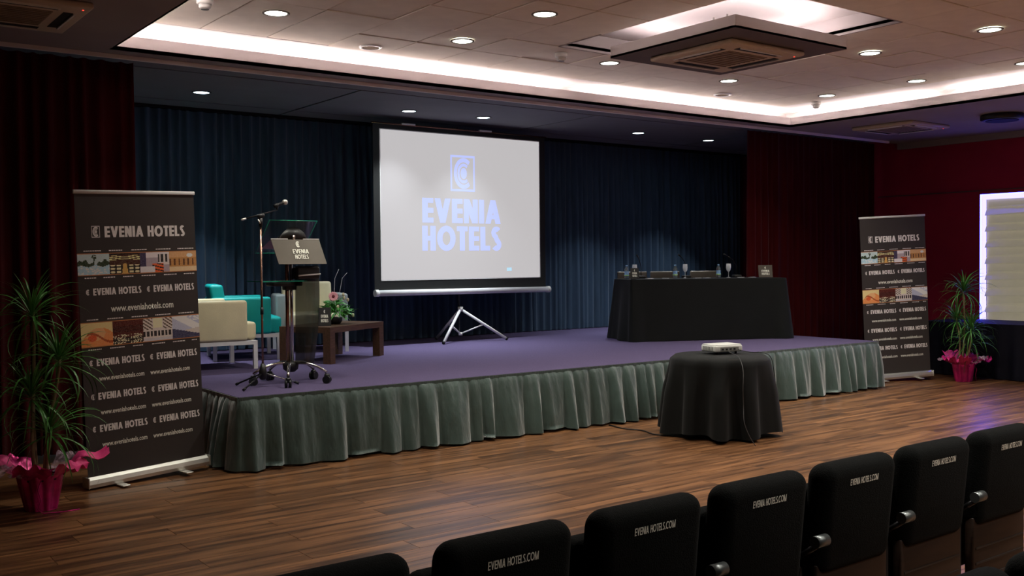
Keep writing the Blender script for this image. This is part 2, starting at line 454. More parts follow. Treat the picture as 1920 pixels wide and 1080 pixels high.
# window: light frame round a blind
win = struct('window_1', MB().box(XR+.10, XR+.12, WY0, WY1, WZ0, WZ1), M['dark_wall'])
fe = MB(); fe.box(XR+.005, XR+.02, WY1-.016, WY1, WZ0, WZ1).box(XR+.005, XR+.02, WY0, WY1-.016, WZ1-.016, WZ1)
tag(fe.build('light_edge', M['glow_edge'], win), 'thin strong blue outer edge of the light strip')
fr = MB(); e_ = .078
fr.box(XR+.02, XR+.04, WY1-e_, WY1, WZ0, WZ1).box(XR+.02, XR+.04, WY0, WY1-e_, WZ1-e_, WZ1).box(XR+.02, XR+.04, WY0, WY0+e_, WZ0, WZ1-e_)
tag(fr.build('light_strip', M['glow'], win), 'glowing blue-violet light strip framing the blind')
bl = MB().box(XR+.055, XR+.06, WY0+e_, WY1-e_, WZ0, WZ1-e_).build('blind', M['blind'], win)
k = 0; z = WZ1-e_
sl = .117
while z-sl > WZ0-.02:
    tw = 1 if k % 2 else -1
    m0 = MB().add([(0, -1.12, 0), (0, 1.12, 0), (-.060*(1 if tw > 0 else .15), 1.12, -sl+.003), (-.060*(.1 if tw > 0 else 1), -1.12, -sl+.003),
                   (.006, -1.12, 0), (.006, 1.12, 0), (.004, 1.12, -sl+.003), (.004, -1.12, -sl+.003)],
                  [(0,1,2,3), (4,7,6,5), (0,4,5,1), (3,2,6,7), (0,3,7,4), (1,5,6,2)])
    for q in range(2):
        y_ = WY1-e_-1.12-q*2.25
        if y_-1.12 > WY0-.3: m0.build('slat', M['blind'], bl, (XR+.054, max(y_, WY0+e_+1.12), z))
    z -= sl; k += 1

# ceiling
ceil = struct('ceiling', MB().box(XL-.1, XR+.1, YB-.1, YF+.1, 4.05, 4.12), M['dark_gap'])
HX0, HX1, HY0, HY1 = .624+.6*9, .624+.6*12, .105+.6*8, .105+.6*12
# backing above the tiles, with the hole for the box
bk = MB()
X0, X1, Y0, Y1 = SX0-.35, SX1+.35, SY0-.35, SY1+.35
def ring(mb, X0, X1, Y0, Y1, x0, x1, y0, y1, z0, z1):
    mb.box(X0, X1, Y0, y0, z0, z1).box(X0, X1, y1, Y1, z0, z1).box(X0, x0, y0, y1, z0, z1).box(x1, X1, y0, y1, z0, z1)
ring(bk, X0, X1, Y0, Y1, HX0, HX1, HY0, HY1, TZ+.022, TZ+.05)
bk.build('tile_backing', M['grid'], ceil)
# plaster margin between tiles and trough
TX0, TX1, TY0, TY1 = .624+.6*3, .624+.6*17, .105-.6*2, .105+.6*14
mg = MB(); ring(mg, X0, X1, Y0, Y1, TX0, TX1, TY0, TY1, TZ+.004, TZ+.02); mg.build('plaster_margin', M['plaster'], ceil)
mg = MB(); ring(mg, X0-.05, X1+.05, Y0-.05, Y1+.05, X0, X1, Y0, Y1, LZ+.02, TZ+.05); mg.build('trough_wall', M['plaster'], ceil)
tile_me = MB().add([(-.2955, -.2955, .016), (.2955, -.2955, .016), (.2955, .2955, .016), (-.2955, .2955, .016),
                    (-.2955, -.2955, .004), (.2955, -.2955, .004), (.2955, .2955, .004), (-.2955, .2955, .004),
                    (-.291, -.291, 0), (.291, -.291, 0), (.291, .291, 0), (-.291, .291, 0)],
                   [(4,5,1,0), (5,6,2,1), (6,7,3,2), (7,4,0,3), (8,9,5,4), (9,10,6,5), (10,11,7,6), (11,8,4,7), (11,10,9,8)]).mesh('ceiling_tile', M['tile'])
holes = set()
stuff_tiles = MB()
for i in range(3, 17):
    for j in range(-2, 14):
        x, y = .924+.6*i, .405+.6*j
        if HX0 < x < HX1 and HY0 < y < HY1: continue
        vis = any((p := proj(x+a, y+b, TZ)) and -30 < p[0] < 1950 and p[1] > -30 for a in (-.3, .3) for b in (-.3, .3))
        dz = random.choice((0, 0, .001, .003, .006, -.003))
        if vis:
            o = link('ceiling_tile', tile_me, ceil, (x, y, TZ+dz)); o.rotation_euler = (random.uniform(-.004, .004), random.uniform(-.004, .004), 0)
        else: stuff_tiles.box(x-.2955, x+.2955, y-.2955, y+.2955, TZ, TZ+.016)
tag(stuff_tiles.build('ceiling_tile', M['tile'], ceil), kind='stuff')
# recess over the box
rc = MB()
rc.box(HX0-.02, HX0, HY0, HY1, TZ, 3.82).box(HX1, HX1+.02, HY0, HY1, TZ, 3.82).box(HX0, HX1, HY0-.02, HY0, TZ, 3.82).box(HX0, HX1, HY1, HY1+.02, TZ, 3.82)
rc.box(HX0-.02, HX1+.02, HY0-.02, HY1+.02, 3.82, 3.84)
rc.build('ceiling_recess', M['soffit'], ceil)
# lower soffits and their lip
sf = MB()
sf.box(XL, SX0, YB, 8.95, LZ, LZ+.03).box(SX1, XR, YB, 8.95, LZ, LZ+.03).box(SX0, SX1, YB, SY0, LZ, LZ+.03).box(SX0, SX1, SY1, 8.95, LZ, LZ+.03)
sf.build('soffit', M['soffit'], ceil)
lp = MB(); ring(lp, SX0-.018, SX1+.018, SY0-.018, SY1+.018, SX0, SX1, SY0, SY1, LZ, LZ+.125); lp.build('cove_lip', M['opal'], ceil)
# stage ceiling panels with recessed joints
g = .035
sy = [8.95, 9.58, 11.3, YF]; 
MB().box(XL, XR, 8.95, YF, GZ+.035, GZ+.06).build('panel_backing', M['dark_gap'], ceil)
cols = [XL, 1.7, 5.14, 8.5, 11.85, XR]
for a in range(3):
    for b in range(len(cols)-1):
        if a == 0 and b > 0: continue
        x0, x1 = (XL, XR) if a == 0 else (cols[b], cols[b+1])
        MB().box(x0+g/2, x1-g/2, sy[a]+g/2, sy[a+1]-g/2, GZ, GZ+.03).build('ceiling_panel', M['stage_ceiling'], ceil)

# ============================================================ CURTAINS
def curtain(name, mt, x0, x1, y, ztop, zbot, amp, pitch, seed, step=.022):
    rnd = random.Random(seed); n = int((x1-x0)/step); rows = [0, .02, .05, .12, .25, .40, .50, .57, .63, .70, .82, .94, 1]
    ph = [0]; 
    while len(ph) <= n: ph.append(ph[-1]+2*PI*step/(pitch*rnd.choice((.7, .85, 1, 1, 1.25, 1.5))) if len(ph) % 6 else ph[-1]+2*PI*step/pitch)
    # slowly varying pitch
    ph = [0]; f = 1; 
    for i in range(n):
        if i % 7 == 0: f = rnd.uniform(.6, 1.5)
        ph.append(ph[-1]+2*PI*step/pitch*f)
    am = [rnd.uniform(.55, 1.25) for _ in range(n//4+3)]
    dr = [rnd.uniform(-.035, .035) for _ in range(n//9+3)]
    vs = []; fs = []
    for r_, t in enumerate(rows):
        for i in range(n+1):
            a_ = am[i//4]*(1-(i % 4)/4)+am[i//4+1]*(i % 4)/4
            d_ = dr[i//9]*(1-(i % 9)/9)+dr[i//9+1]*(i % 9)/9
            A = amp*a_*(.42+.58*min(1, t*3))
            if t <= .05: A = amp*.45
            x = x0+i*step+d_*t; s_ = math.sin(ph[i])
            yy = y+A*(s_*.8+.25*math.sin(2*ph[i]+1))
            zb = zbot(x) if callable(zbot) else zbot
            zt = ztop-(.012*abs(math.sin(ph[i]*.5)) if t == 0 else 0)
            zz = zt+(zb-zt)*t
            vs.append((x, yy, zz))
    W = n+1
    for r_ in range(len(rows)-1):
        for i in range(n): fs.append((r_*W+i, (r_+1)*W+i, (r_+1)*W+i+1, r_*W+i+1))
    mb = MB(); mb.add(vs, fs, True); return mb
curtain('c', None, 1.6, 13.9, 11.86, 3.475, .60, .066, .135, 3).build('stage_curtain', M['blue_velvet'])
tag(bpy.data.objects['stage_curtain'], 'dark blue pleated curtain across the back of the stage behind the projection screen', 'curtain')
tag(curtain('c', None, -1.6, 2.70, 9.31, 3.465, .012, .055, .15, 5).build('side_curtain', M['red_velvet']),
    'dark red curtain hanging left of the stage behind the left roll-up banner', 'curtain')
tag(curtain('c', None, 11.07, 14.10, 9.31, 3.465, lambda x: .60 if x < 11.50 else .012, .045, .15, 9).build('side_curtain', M['red_velvet']),
    'dark red curtain at the right of the stage, behind the black-covered long table', 'curtain')
for (yy, lab, x0, x1) in ((8.80, 'thin pale curtain rail on the ceiling edge in front of the red curtains', XL+.1, 13.7), (11.72, 'dark curtain rail above the blue stage curtain', 1.6, 13.9)):
    zc = LZ if yy < 9 else GZ
    mb = MB().box(x0, x1, yy-.014, yy+.014, zc-.034, zc-.001)
    t_ = mb.build('curtain_rail', M['plaster'] if yy < 10 else M['black_metal']); tag(t_, lab, 'curtain rail')

# ============================================================ STAGE
S = .59
P0, P1 = Vector((2.96, 7.60)), Vector((11.32, 7.42))
st = empty('stage', (7, 9.6, 0), 0, 'low wide stage with purple carpet top and grey-green pleated skirt', 'stage')
inv = Vector((-7, -9.6, 0))
def polyprism(pts, z0, z1):
    n = len(pts); mb = MB()
    mb.add([(p[0], p[1], z0) for p in pts]+[(p[0], p[1], z1) for p in pts],
           [tuple(reversed(range(n))), tuple(range(n, 2*n))]+[(i, (i+1) % n, n+(i+1) % n, n+i) for i in range(n)])
    return mb
BL, BR = Vector((2.98, 11.98)), Vector((11.42, 11.98))
polyprism([P0+Vector((.03, .03)), P1+Vector((-.03, .03)), BR+Vector((-.03, 0)), BL+Vector((.03, 0))], .01, S-.03).build('platform', M['black_plastic'], st, inv)
polyprism([P0, P1, BR, BL], S-.03, S).build('carpet', M['carpet'], st, inv)
# pleated skirt along the left side, the front and the right side
def skirt():
    rnd = random.Random(11)
    path = [BL, P0, P1, BR]; mb = MB(); step = .02
    pts = []
    for a, b in zip(path, path[1:]):
        d = b-a; L = d.length; n = int(L/step); nrm = Vector((d.y, -d.x)).normalized()
        if a is BL: nrm = Vector((-1, 0))
        for i in range(n): pts.append((a+d*(i/n), nrm))
    pts.append((BR, Vector((1, 0))))
    # smooth normals round the corners
    nr = [p[1] for p in pts]
    for _ in range(6): nr = [nr[0]]+[(nr[i-1]+nr[i]*2+nr[i+1]).normalized() for i in range(1, len(nr)-1)]+[nr[-1]]
    N_ = len(pts)
    # pleats: each pleat a random width
    cuts = [0]
    while cuts[-1] < N_: cuts.append(cuts[-1]+rnd.choice((6, 7, 8, 9, 10, 12, 14, 17)))
    par = [(rnd.uniform(.5, 1.2), rnd.uniform(-.5, .5), rnd.uniform(.25, .75), rnd.uniform(.3, 1)) for _ in cuts]
    rows = [0, .04, .10, .2, .35, .5, .65, .8, .9, .97, 1.0]
    vs = []; fs = []
    ci = 0; prof = []
    for i in range(N_):
        while i >= cuts[ci+1]: ci += 1
        u = (i-cuts[ci])/(cuts[ci+1]-cuts[ci]); prof.append((ci, u))
    for t in rows:
        for i in range(N_):
            ci, u = prof[i]; A, sh, pk, fl = par[ci]
            A2, sh2, _, _ = par[ci+1]
            s_ = sh*(1-u)+sh2*u
            # gathers at the top, wider folds towards the hem
            gt = i*.02/.085+.8*math.sin(i*.021)+.4*math.sin(i*.083+2)
            top = abs(math.sin(PI*gt))**.6
            w_ = min(1, max(0, u+.18*s_*(t-.3)))
            b2 = (min(1, w_/pk)**.75 if w_ < pk else min(1, (1-w_)/(1-pk))**.75)
            b3 = abs(math.sin(PI*(w_*2+.3*s_)))
            k3 = max(0, 1-abs(t-.5)*2.0)
            out = .006+.016*top*(1-t)*min(1, t*14)+.035*t+(.12*A*b2)*t**.75+.012*b3*k3*fl
            out += t*t*.015*math.sin(i*.11+ci)
            if i > N_-230: out *= .45
            p, _n = pts[i]; n2 = nr[i]; tan = Vector((-n2.y, n2.x))
            lat = .045*s_*t
            q = p+n2*out+tan*lat
            z = (S-.012)+(.014-(S-.012))*t
            if t == 1: z += .012*(1+math.sin(i*.07+ci*1.3))*fl
            vs.append((q.x, q.y, z))
    for r_ in range(len(rows)-1):
        for i in range(N_-1): fs.append((r_*N_+i, (r_+1)*N_+i, (r_+1)*N_+i+1, r_*N_+i+1))
    mb.add(vs, fs, True); return mb
skirt().build('skirt', M['grey_velvet'], st, inv)
# stitched top hem band
hb = MB()
for a, b in ((BL, P0), (P0, P1), (P1, BR)):
    d = (b-a).normalized(); n_ = Vector((d.y, -d.x))
    q = [a+n_*.004, b+n_*.004, b+n_*.014, a+n_*.014]
    hb.add([(p.x, p.y, S-.030) for p in q]+[(p.x, p.y, S-.002) for p in q], [(3,2,1,0), (4,5,6,7), (0,1,5,4), (1,2,6,5), (2,3,7,6), (3,0,4,7)])
hb.build('skirt_hem', M['grey_velvet'], st, inv)

# ============================================================ LIGHT FITTINGS
def tube_light(x, y, L, along, lab, mt=M['tube'], z=LZ+.105):
    t = empty('fluorescent_tube', (x, y, z), 0 if along == 'x' else PI/2, lab, 'light')
    mb = MB(); mb.tube([(-L/2, 0, 0), (L/2, 0, 0)], .016, 8); mb.build('tube', mt, t)
    MB().box(-L/2-.02, L/2+.02, -.02, .02, -.07, -.02).build('batten', M['white_plastic'], t)
    return t
def tube_row(a, b, fixed, along, where, gaps=()):
    segs = []; n = max(1, round((b-a)/1.22)); s_ = (b-a)/n
    for i in range(n):
        c = a+s_*(i+.5)
        segs.append((c, s_-.03))
    for c, L in segs:
        if along == 'x': o = tube_light(c, fixed, L, 'x', where)
        else: o = tube_light(fixed, c, L, 'y', where)
        o['group'] = where
tube_row(SX0-.1, 7.3, SY1+.26, 'x', 'lit tube in the ceiling cove along the stage')
tube_row(7.62, SX1+.1, SY1+.26, 'x', 'lit tube in the ceiling cove along the stage')
tube_row(SY0, SY1, SX0-.26, 'y', 'lit tube in the left side of the cove')
tube_row(6.75, SY1, SX1+.26, 'y', 'lit tube in the right side of the cove')
tube_row(SY0, 6.4, SX1+.26, 'y', 'lit tube in the right side of the cove')

def downlight(x, y, z, em, lab, grp, r=.088, W=0, colr=(1, 1, 1), spot=R(120)):
    t = empty('downlight', (x, y, z), 0, lab, 'light', grp)
    MB().lathe([(r, -.001), (r+.004, -.010), (r+.020, -.008), (r+.022, -.001)], n=28, cap=False).build('rim', M['grid'] if em is M['down'] else M['black_metal'], t)
    MB().lathe([(r, -.004), (r, -.002)], n=28).build('lens', em, t)
    if W:
        ld = bpy.data.lights.new('downlight_lamp', 'AREA'); ld.shape = 'DISK'; ld.size = r*1.7; ld.energy = W; ld.color = colr; ld.spread = spot
        lo = bpy.data.objects.new('downlight_lamp', ld); COL.objects.link(lo); lo.parent = t; lo.location = (0, 0, -.014)
    return t
tl = [(4.5, 12.5, 'nearest the left end of the cove, beside a smoke detector'), (7.5, 10.5, 'at the top centre of the photo, left of the air conditioning box'),
      (7.5, 12.5, 'between the round grille and the top centre downlight'), (10.5, 12.5, 'at the left corner of the air conditioning box'),
      (13.5, 12.5, 'just below the air conditioning box, above a round grille'), (16.5, 12.5, 'by the far right corner of the cove'),
      (16.5, 10.5, 'second from the far right corner, above the right arm of the cove'), (13.5, 9.5, 'to the right of the air conditioning box'),
      (13.5, 7.5, 'at the upper right of the ceiling'), (16.5, 8.45, 'at the right edge of the photo above the cove')]
for i, j, where in tl:
    downlight(.624+.6*i, .105+.6*j, TZ-.001, M['down'], 'ceiling downlight '+where, 'downlights in the tiled ceiling', W=DOWN_W, colr=(1, .96, .84))
for i in (4.5, 8.5, 12.5, 16.5):  # unseen downlights added to light the seat backs and banners
    for j in (-.5, 2.5, 5.5):
        if (i, j) == (16.5, 5.5): continue
        downlight(.624+.6*i, .105+.6*j, TZ-.001, M['down'], 'added ceiling downlight over the audience, out of view', 'added downlights over the audience', W=REAR_FILL_W, colr=(1, .93, .84))
sl_ = [(3.64, 10.23, 'leftmost of the five over the stage'), (6.08, 10.16, 'over the left edge of the projection screen'), (7.11, 10.11, 'over the middle of the projection screen'),
       (9.77, 10.15, 'second from the right over the stage'), (11.26, 10.21, 'rightmost of the five over the stage')]
for x, y, where in sl_:
    downlight(x*1.039, y*1.039, GZ, M['stage_down'], 'bluish round downlight '+where, 'downlights over the stage', W=STAGE_W, colr=(.86, .94, 1.0), r=.082, spot=R(84))

# smoke detectors, grilles
for x, y, where in ((.624+.6*3.49, .105+.6*12.38, 'near the left end of the cove'), (.624+.6*9.33, .105+.6*12.37, 'left of the air conditioning box'), (.624+.6*17.1, .105+.6*13.2, 'in the far right corner of the cove')):
    t = empty('smoke_detector', (x, y, TZ), 0, 'small white smoke detector on the tiled ceiling '+where, 'smoke detector', 'smoke detectors')
    MB().lathe([(.062, -.001), (.062, -.030), (.055, -.040)], n=20).build('base', M['white_plastic'], t)
    MB().lathe([(.045, -.040), (.045, -.062), (.036, -.072), (.012, -.074)], n=20).build('sensor', M['white_plastic'], t)
    MB().lathe([(.030, -.0735), (.030, -.078)], n=16).build('vent', M['grey_plastic'], t)
for x, y, where in ((.624+.6*6.56, .105+.6*13.66, 'towards the left, close to the cove light'), (.624+.6*14.6, .105+.6*13.62, 'below the downlight near the air conditioning box')):
    t = empty('ceiling_grille', (x, y, TZ), 0, 'round unlit ceiling grille '+where, 'grille')
    MB().lathe([(.082, -.002), (.086, -.014), (.104, -.012), (.108, -.001)], n=28, cap=False).build('rim', M['white_plastic'], t)
    MB().lathe([(.083, -.006), (.083, -.002)], n=28).build('mesh_cover', M['beige_dark'], t)
    mb = MB()
    for q in range(-3, 4):
        hh = math.sqrt(.08**2-(q*.022)**2); mb.box(-hh, hh, q*.022-.003, q*.022+.003, -.010, -.006)
    mb.build('louvre', M['beige_plastic'], t)

# air conditioning cassettes
def cassette(parent_, s=.92):
    h = s/2
    mb = MB().rbox(-h, h, -h, h, -.045, 0, .018, 3); mb.build('panel', M['beige_plastic'], parent_)
    gsz = h*.52
    gr = MB().box(-gsz, gsz, -gsz, gsz, -.050, -.044); gr_o = gr.build('grille', M['beige_dark'], parent_)
    for q in range(9):
        y_ = -gsz+.03+q*(2*gsz-.06)/8
        MB().box(-gsz+.01, gsz-.01, y_-.006, y_+.006, -.055, -.050).build('slat', M['beige_dark'], gr_o)
    for q in range(4):
        Mx = Matrix.Rotation(q*PI/2, 4, 'Z')
        MB().box(-h*.56, h*.56, h*.66, h*.80, -.0475, -.044, Mx).build('air_slot', M['dark_gap'], parent_)
        MB().box(-h*.56, h*.56, h*.80, h*.83, -.058, -.044, Mx).build('flap', M['white_plastic'], parent_)
    MB().box(h*.86, h*.885, -h*.86, -h*.84, -.049, -.045).build('standby_light', M['led'], parent_)
t = empty('air_conditioner', (1.37, 7.6, LZ), 0, 'beige square ceiling air conditioner above the left red curtain, cut by the photo corner', 'air conditioner'); cassette(t, .9)
t = empty('air_conditioner', (12.3, 7.72, LZ), 0, 'square ceiling air conditioner on the violet-lit ceiling above the right banner', 'air conditioner'); cassette(t, .9)
bx = empty('ceiling_light_box', (6.96, 6.09, 3.49), 0, 'large white square box under the tiled ceiling, lit from above', 'ceiling box')
h = .735
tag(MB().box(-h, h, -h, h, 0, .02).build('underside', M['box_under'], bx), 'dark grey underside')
mb = MB(); ring(mb, -h, h, -h, h, -h+.02, h-.02, -h+.02, h-.02, .001, .105)
mb.build('rim', M['plaster'], bx)
for q in range(4):
    Mx = Matrix.Rotation(q*PI/2, 4, 'Z')
    MB().box(-.55, .55, h-.10, h-.07, .05, .075, Mx).build('tube', M['box_tube'], bx)
    MB().box(-.62, .62, h-.13, h-.05, .02, .05, Mx).build('batten', M['white_plastic'], bx)
mb = MB()
for a in (-.08, .08):
    for b in (-.08, .08): mb.tube([(a, b, .02), (a, b, .328)], .008, 8)
mb.build('hanger_rod', M['steel'], bx)
t = empty('air_conditioner', (6.96, 6.09, 3.49), 0, 'beige square air conditioner set in the underside of the central ceiling box', 'air conditioner'); cassette(t, .97)
t = empty('ceiling_speaker', (12.38, 6.38, LZ), 0, 'flat dark round speaker under the violet-lit ceiling at the right edge', 'speaker')
MB().lathe([(.24, -.001), (.25, -.02), (.25, -.06), (.22, -.075)], n=32).build('housing', M['black_plastic'], t)
MB().lathe([(.19, -.075), (.19, -.082)], n=32).build('grille', M['navy_cloth'], t)

# ============================================================ PROJECTION SCREEN
YS = 11.04
ps = empty('projection_screen', (7.39, YS, S), 0, 'white tripod projection screen showing a blue hotel emblem and name', 'projection screen')
def loc(x, z): return (x-7.39, z-S)
def flat(mb, x0, x1, z0, z1, y0, y1): a, b = x0-7.39, x1-7.39; return mb.box(a, b, y0, y1, z0-S, z1-S)
flat(MB(), 6.08, 8.81, 1.28, 3.385, 0, .004).build('border', M['black_vinyl'], ps)
img = flat(MB(), 6.172, 8.715, 1.415, 3.325, -.003, -.0005).build('image', M['screen'], ps)
ed = MB(); t_ = .010
for (x0, x1, z0, z1) in ((6.172, 8.715, 1.415, 1.415+t_), (6.172, 8.715, 3.325-t_, 3.325), (6.172, 6.172+t_, 1.415, 3.325), (8.715-t_, 8.715, 1.415, 3.325)):
    flat(ed, x0, x1, z0, z1, -.0036, -.003)
ed.build('image_edge', M['white_plastic'], ps)
logotext('lettering', 'EVENIA', .318, 1.245, .235, M['screen_blue'], img, 6.785-7.39, 2.158-S, -.005)
logotext('lettering', 'HOTELS', .318, 1.262, .235, M['screen_blue'], img, 6.780-7.39, 1.797-S, -.005)
emblem('emblem', .385, .475, M['screen_blue'], img, 7.417-7.39, 2.578-S, -.005)
MB().box(8.13-7.39, 8.21-7.39, -.0055, -.0045, 1.517-S, 1.562-S).build('projected_mark', M['screen_cyan'], img)
a, b = loc(6.07, 1.262)[0], loc(8.86, 0)[0]
mb = MB(); mb.tube([(a+.02, -.02, 1.262-S), (b-.02, -.02, 1.250-S)], .038, 20); tag(mb.build('case', M['white_metal'], ps), 'long white roller case')
for q, zq in ((a, 1.262), (b-.05, 1.25)): MB().tube([(q, -.02, zq-S), (q+.05, -.02, zq-S)], .044, 20).build('end_cap', M['white_plastic'], ps)
mb = MB(); mb.tube([(6.06-7.39, 0, 3.392-S), (8.83-7.39, 0, 3.385-S)], .011, 10); mb.build('top_rod', M['brown_metal'], ps)
MB().tube([(-.02, .05, .08), (-.02, .05, 2.83)], .014, 10).build('pole', M['black_metal'], ps)
mb = MB(); mb.tube([(-.66, -.005, 2.80), (-.02, .05, 2.812)], .005, 8); mb.tube([(-.02, .05, 2.812), (.74, -.005, 2.796)], .005, 8)
mb.build('top_bracket', M['steel'], ps)
for xx in (-.80, .40): MB().rbox(xx-.10, xx+.10, -.02, .02, 2.800, 2.822, .006, 2).build('clip', M['white_plastic'], ps)
ap = Vector((-.015, .02, .43)); br = Vector((-.01, .03, .10))
for fx, fy in ((-.47, -.26), (.55, -.26), (-.11, .48)):
    f = Vector((fx, fy, .015)); lg = MB()
    d = (f-ap); lg.tube([ap+d*.03, ap+d*.97], .019, 10); o = lg.build('leg', M['white_metal'], ps)
    fo = MB(); fo.tube([ap+d*.965, f], .021, 10); fo.build('foot', M['black_plastic'], o)
    mid = ap+d*.50
    MB().tube([br, mid], .010, 8).build('brace', M['white_metal'], ps)
MB().tube([ap+Vector((0, 0, -.03)), ap+Vector((0, 0, .03))], .036, 14).build('hub', M['white_plastic'], ps)
MB().tube([br+Vector((0, 0, -.02)), br+Vector((0, 0, .02))], .026, 14).build('brace_hub', M['white_plastic'], ps)

# ============================================================ ROLL-UP BANNERS
PIC = {}
def picture_mesh(idx):
    """small printed photograph as a painted grid"""
    if idx in PIC: return PIC[idx]
    rnd = random.Random(100+idx); nu, nv = 44, 30
    def cl(c): return tuple(max(0, min(1, x)) for x in c)
    def nz(u, v, s): return .5+.5*math.sin(u*s*3.1+math.sin(v*s*2.3+idx)*2)*math.sin(v*s*4.7+math.cos(u*s*1.9)*2)
    def f(u, v):
        n = rnd.uniform(-.04, .04)
        if idx == 0:    # pool, palms and pale sky
            tr = .60+.10*math.sin(u*9)+.05*math.sin(u*31)
            if v < .42+.04*math.sin(u*14): c = (.55, .72, .80) if nz(u, v, 7) > .35 else (.88, .92, .94)
            elif v < tr or (abs(u-.52-.02*math.sin(v*9)) < .02 and v < .85) or ((u-.52)**2*2+(v-.85)**2 < .012 and nz(u, v, 9) > .3): c = (.10, .14, .09)
            else: c = (.62, .72, .74)
        elif idx == 1:  # hall with rows of lamps and dark tables
            c = (.16, .08, .05)
            if .68 < v < .9 and math.sin(v*60+3*math.cos((u-.5)*6)) > .1: c = (.95, .80, .50)
            if v > .93: c = (.05, .03, .03)
            if v < .5 and abs(u-.5) < .07*(1.2-v*1.4)+.02: c = (.72, .52, .22)
            elif v < .42 and ((u*5) % 1-.5)**2+((v*6) % 1-.5)**2 < .14: c = (.80, .76, .55)
            elif v < .4: c = (.07, .06, .04)
        elif idx == 2:  # bright lounge with orange seats
            c = (.55, .48, .52)
            if v > .72: c = (.80, .76, .78)
            if u < .2: c = (.14, .12, .20)
            if u > .62 and .35 < v < .9: c = (.07, .06, .06) if ((u*7) % 1 < .6 and v > .5) else (.75, .70, .68)
            if .42 < u < .8 and v < .42: c = (.85, .25, .10) if (v+u*.4) % .16 > .06 else (.10, .05, .04)
            if u < .5 and v < .3: c = (.80, .78, .80)
        elif idx == 3:  # warm lobby
            c = (.62, .38, .18)
            if v > .7: c = (.72, .50, .30)
            if .3 < v < .65 and (u*6) % 1 < .35: c = (.25, .13, .07)
            if v < .25: c = (.80, .66, .46)
            if (u-.75)**2+(v-.8)**2 < .012: c = (1, .95, .8)
        elif idx == 4:  # warm close-up of a massage
            c = (.86, .42, .20)
            if (u-.45)**2+(v-.55)**2 < .10: c = (.93, .55, .32)
            if abs(v-.35-.2*math.sin(u*5)) < .05: c = (.55, .18, .07)
            if v > .78-(u-.6)**2*1.5: c = (.85, .70, .42)
            if (u-.35)**2+(v-.35)**2 < .02: c = (.75, .22, .10)
        elif idx == 5:  # brick bar with pale lights low down
            c = (.20, .07, .05) if (v*14+.5*int(u*9 % 2)) % 1 > .25 else (.10, .04, .03)
            if v < .4 and nz(u, v, 12) > .62: c = (.85, .80, .62)
            elif v < .28: c = (.08, .05, .04)
        elif idx == 6:  # atrium with arches
            c = (.75, .70, .66)
            if v > .5 and abs((u-.5)*2) > .35 and math.sin((u+v)*40) > .2: c = (.22, .16, .12)
            if v > .55 and abs(u-.5) < .16: c = (.90, .80, .62)
            if .2 < v < .45 and (u*8) % 1 < .55: c = (.08, .07, .07)
            if v < .12: c = (.66, .64, .66)
        else:           # pale blue and white folded linen
            c = (.60, .62, .72)
            if math.sin(u*5+v*7) > .3: c = (.86, .87, .90)
            if v < .45-u*.3: c = (.14, .14, .22)
            elif v < .25+u*.2: c = (.70, .66, .62)
            if v > .75 and u > .3 and nz(u, v, 6) > .6: c = (.93, .93, .95)
        return cl([x**1.45*1.35+n for x in c])
    mb = MB(); mb.grid(lambda u, v: (u, 0, v), nu, nv, False)
    me = mb.mesh('picture', None)
    ca = me.color_attributes.new('print', 'FLOAT_COLOR', 'CORNER')
    k = 0
    for p_ in me.polygons:
        i, j = p_.index % nu, p_.index//nu; c = f((i+.5)/nu, (j+.5)/nv)
        for li in p_.loop_indices: ca.data[li].color = (*c, 1)
    if 'print' not in M:
        m_ = mat('photo_print', (.5, .5, .5), .5); nt = m_.node_tree; at = nt.nodes.new('ShaderNodeAttribute'); at.attribute_name = 'print'
        nt.links.new(at.outputs['Color'], nt.nodes['Principled BSDF'].inputs['Base Color']); M['print'] = m_
    me.materials.append(M['print']); PIC[idx] = me; return me

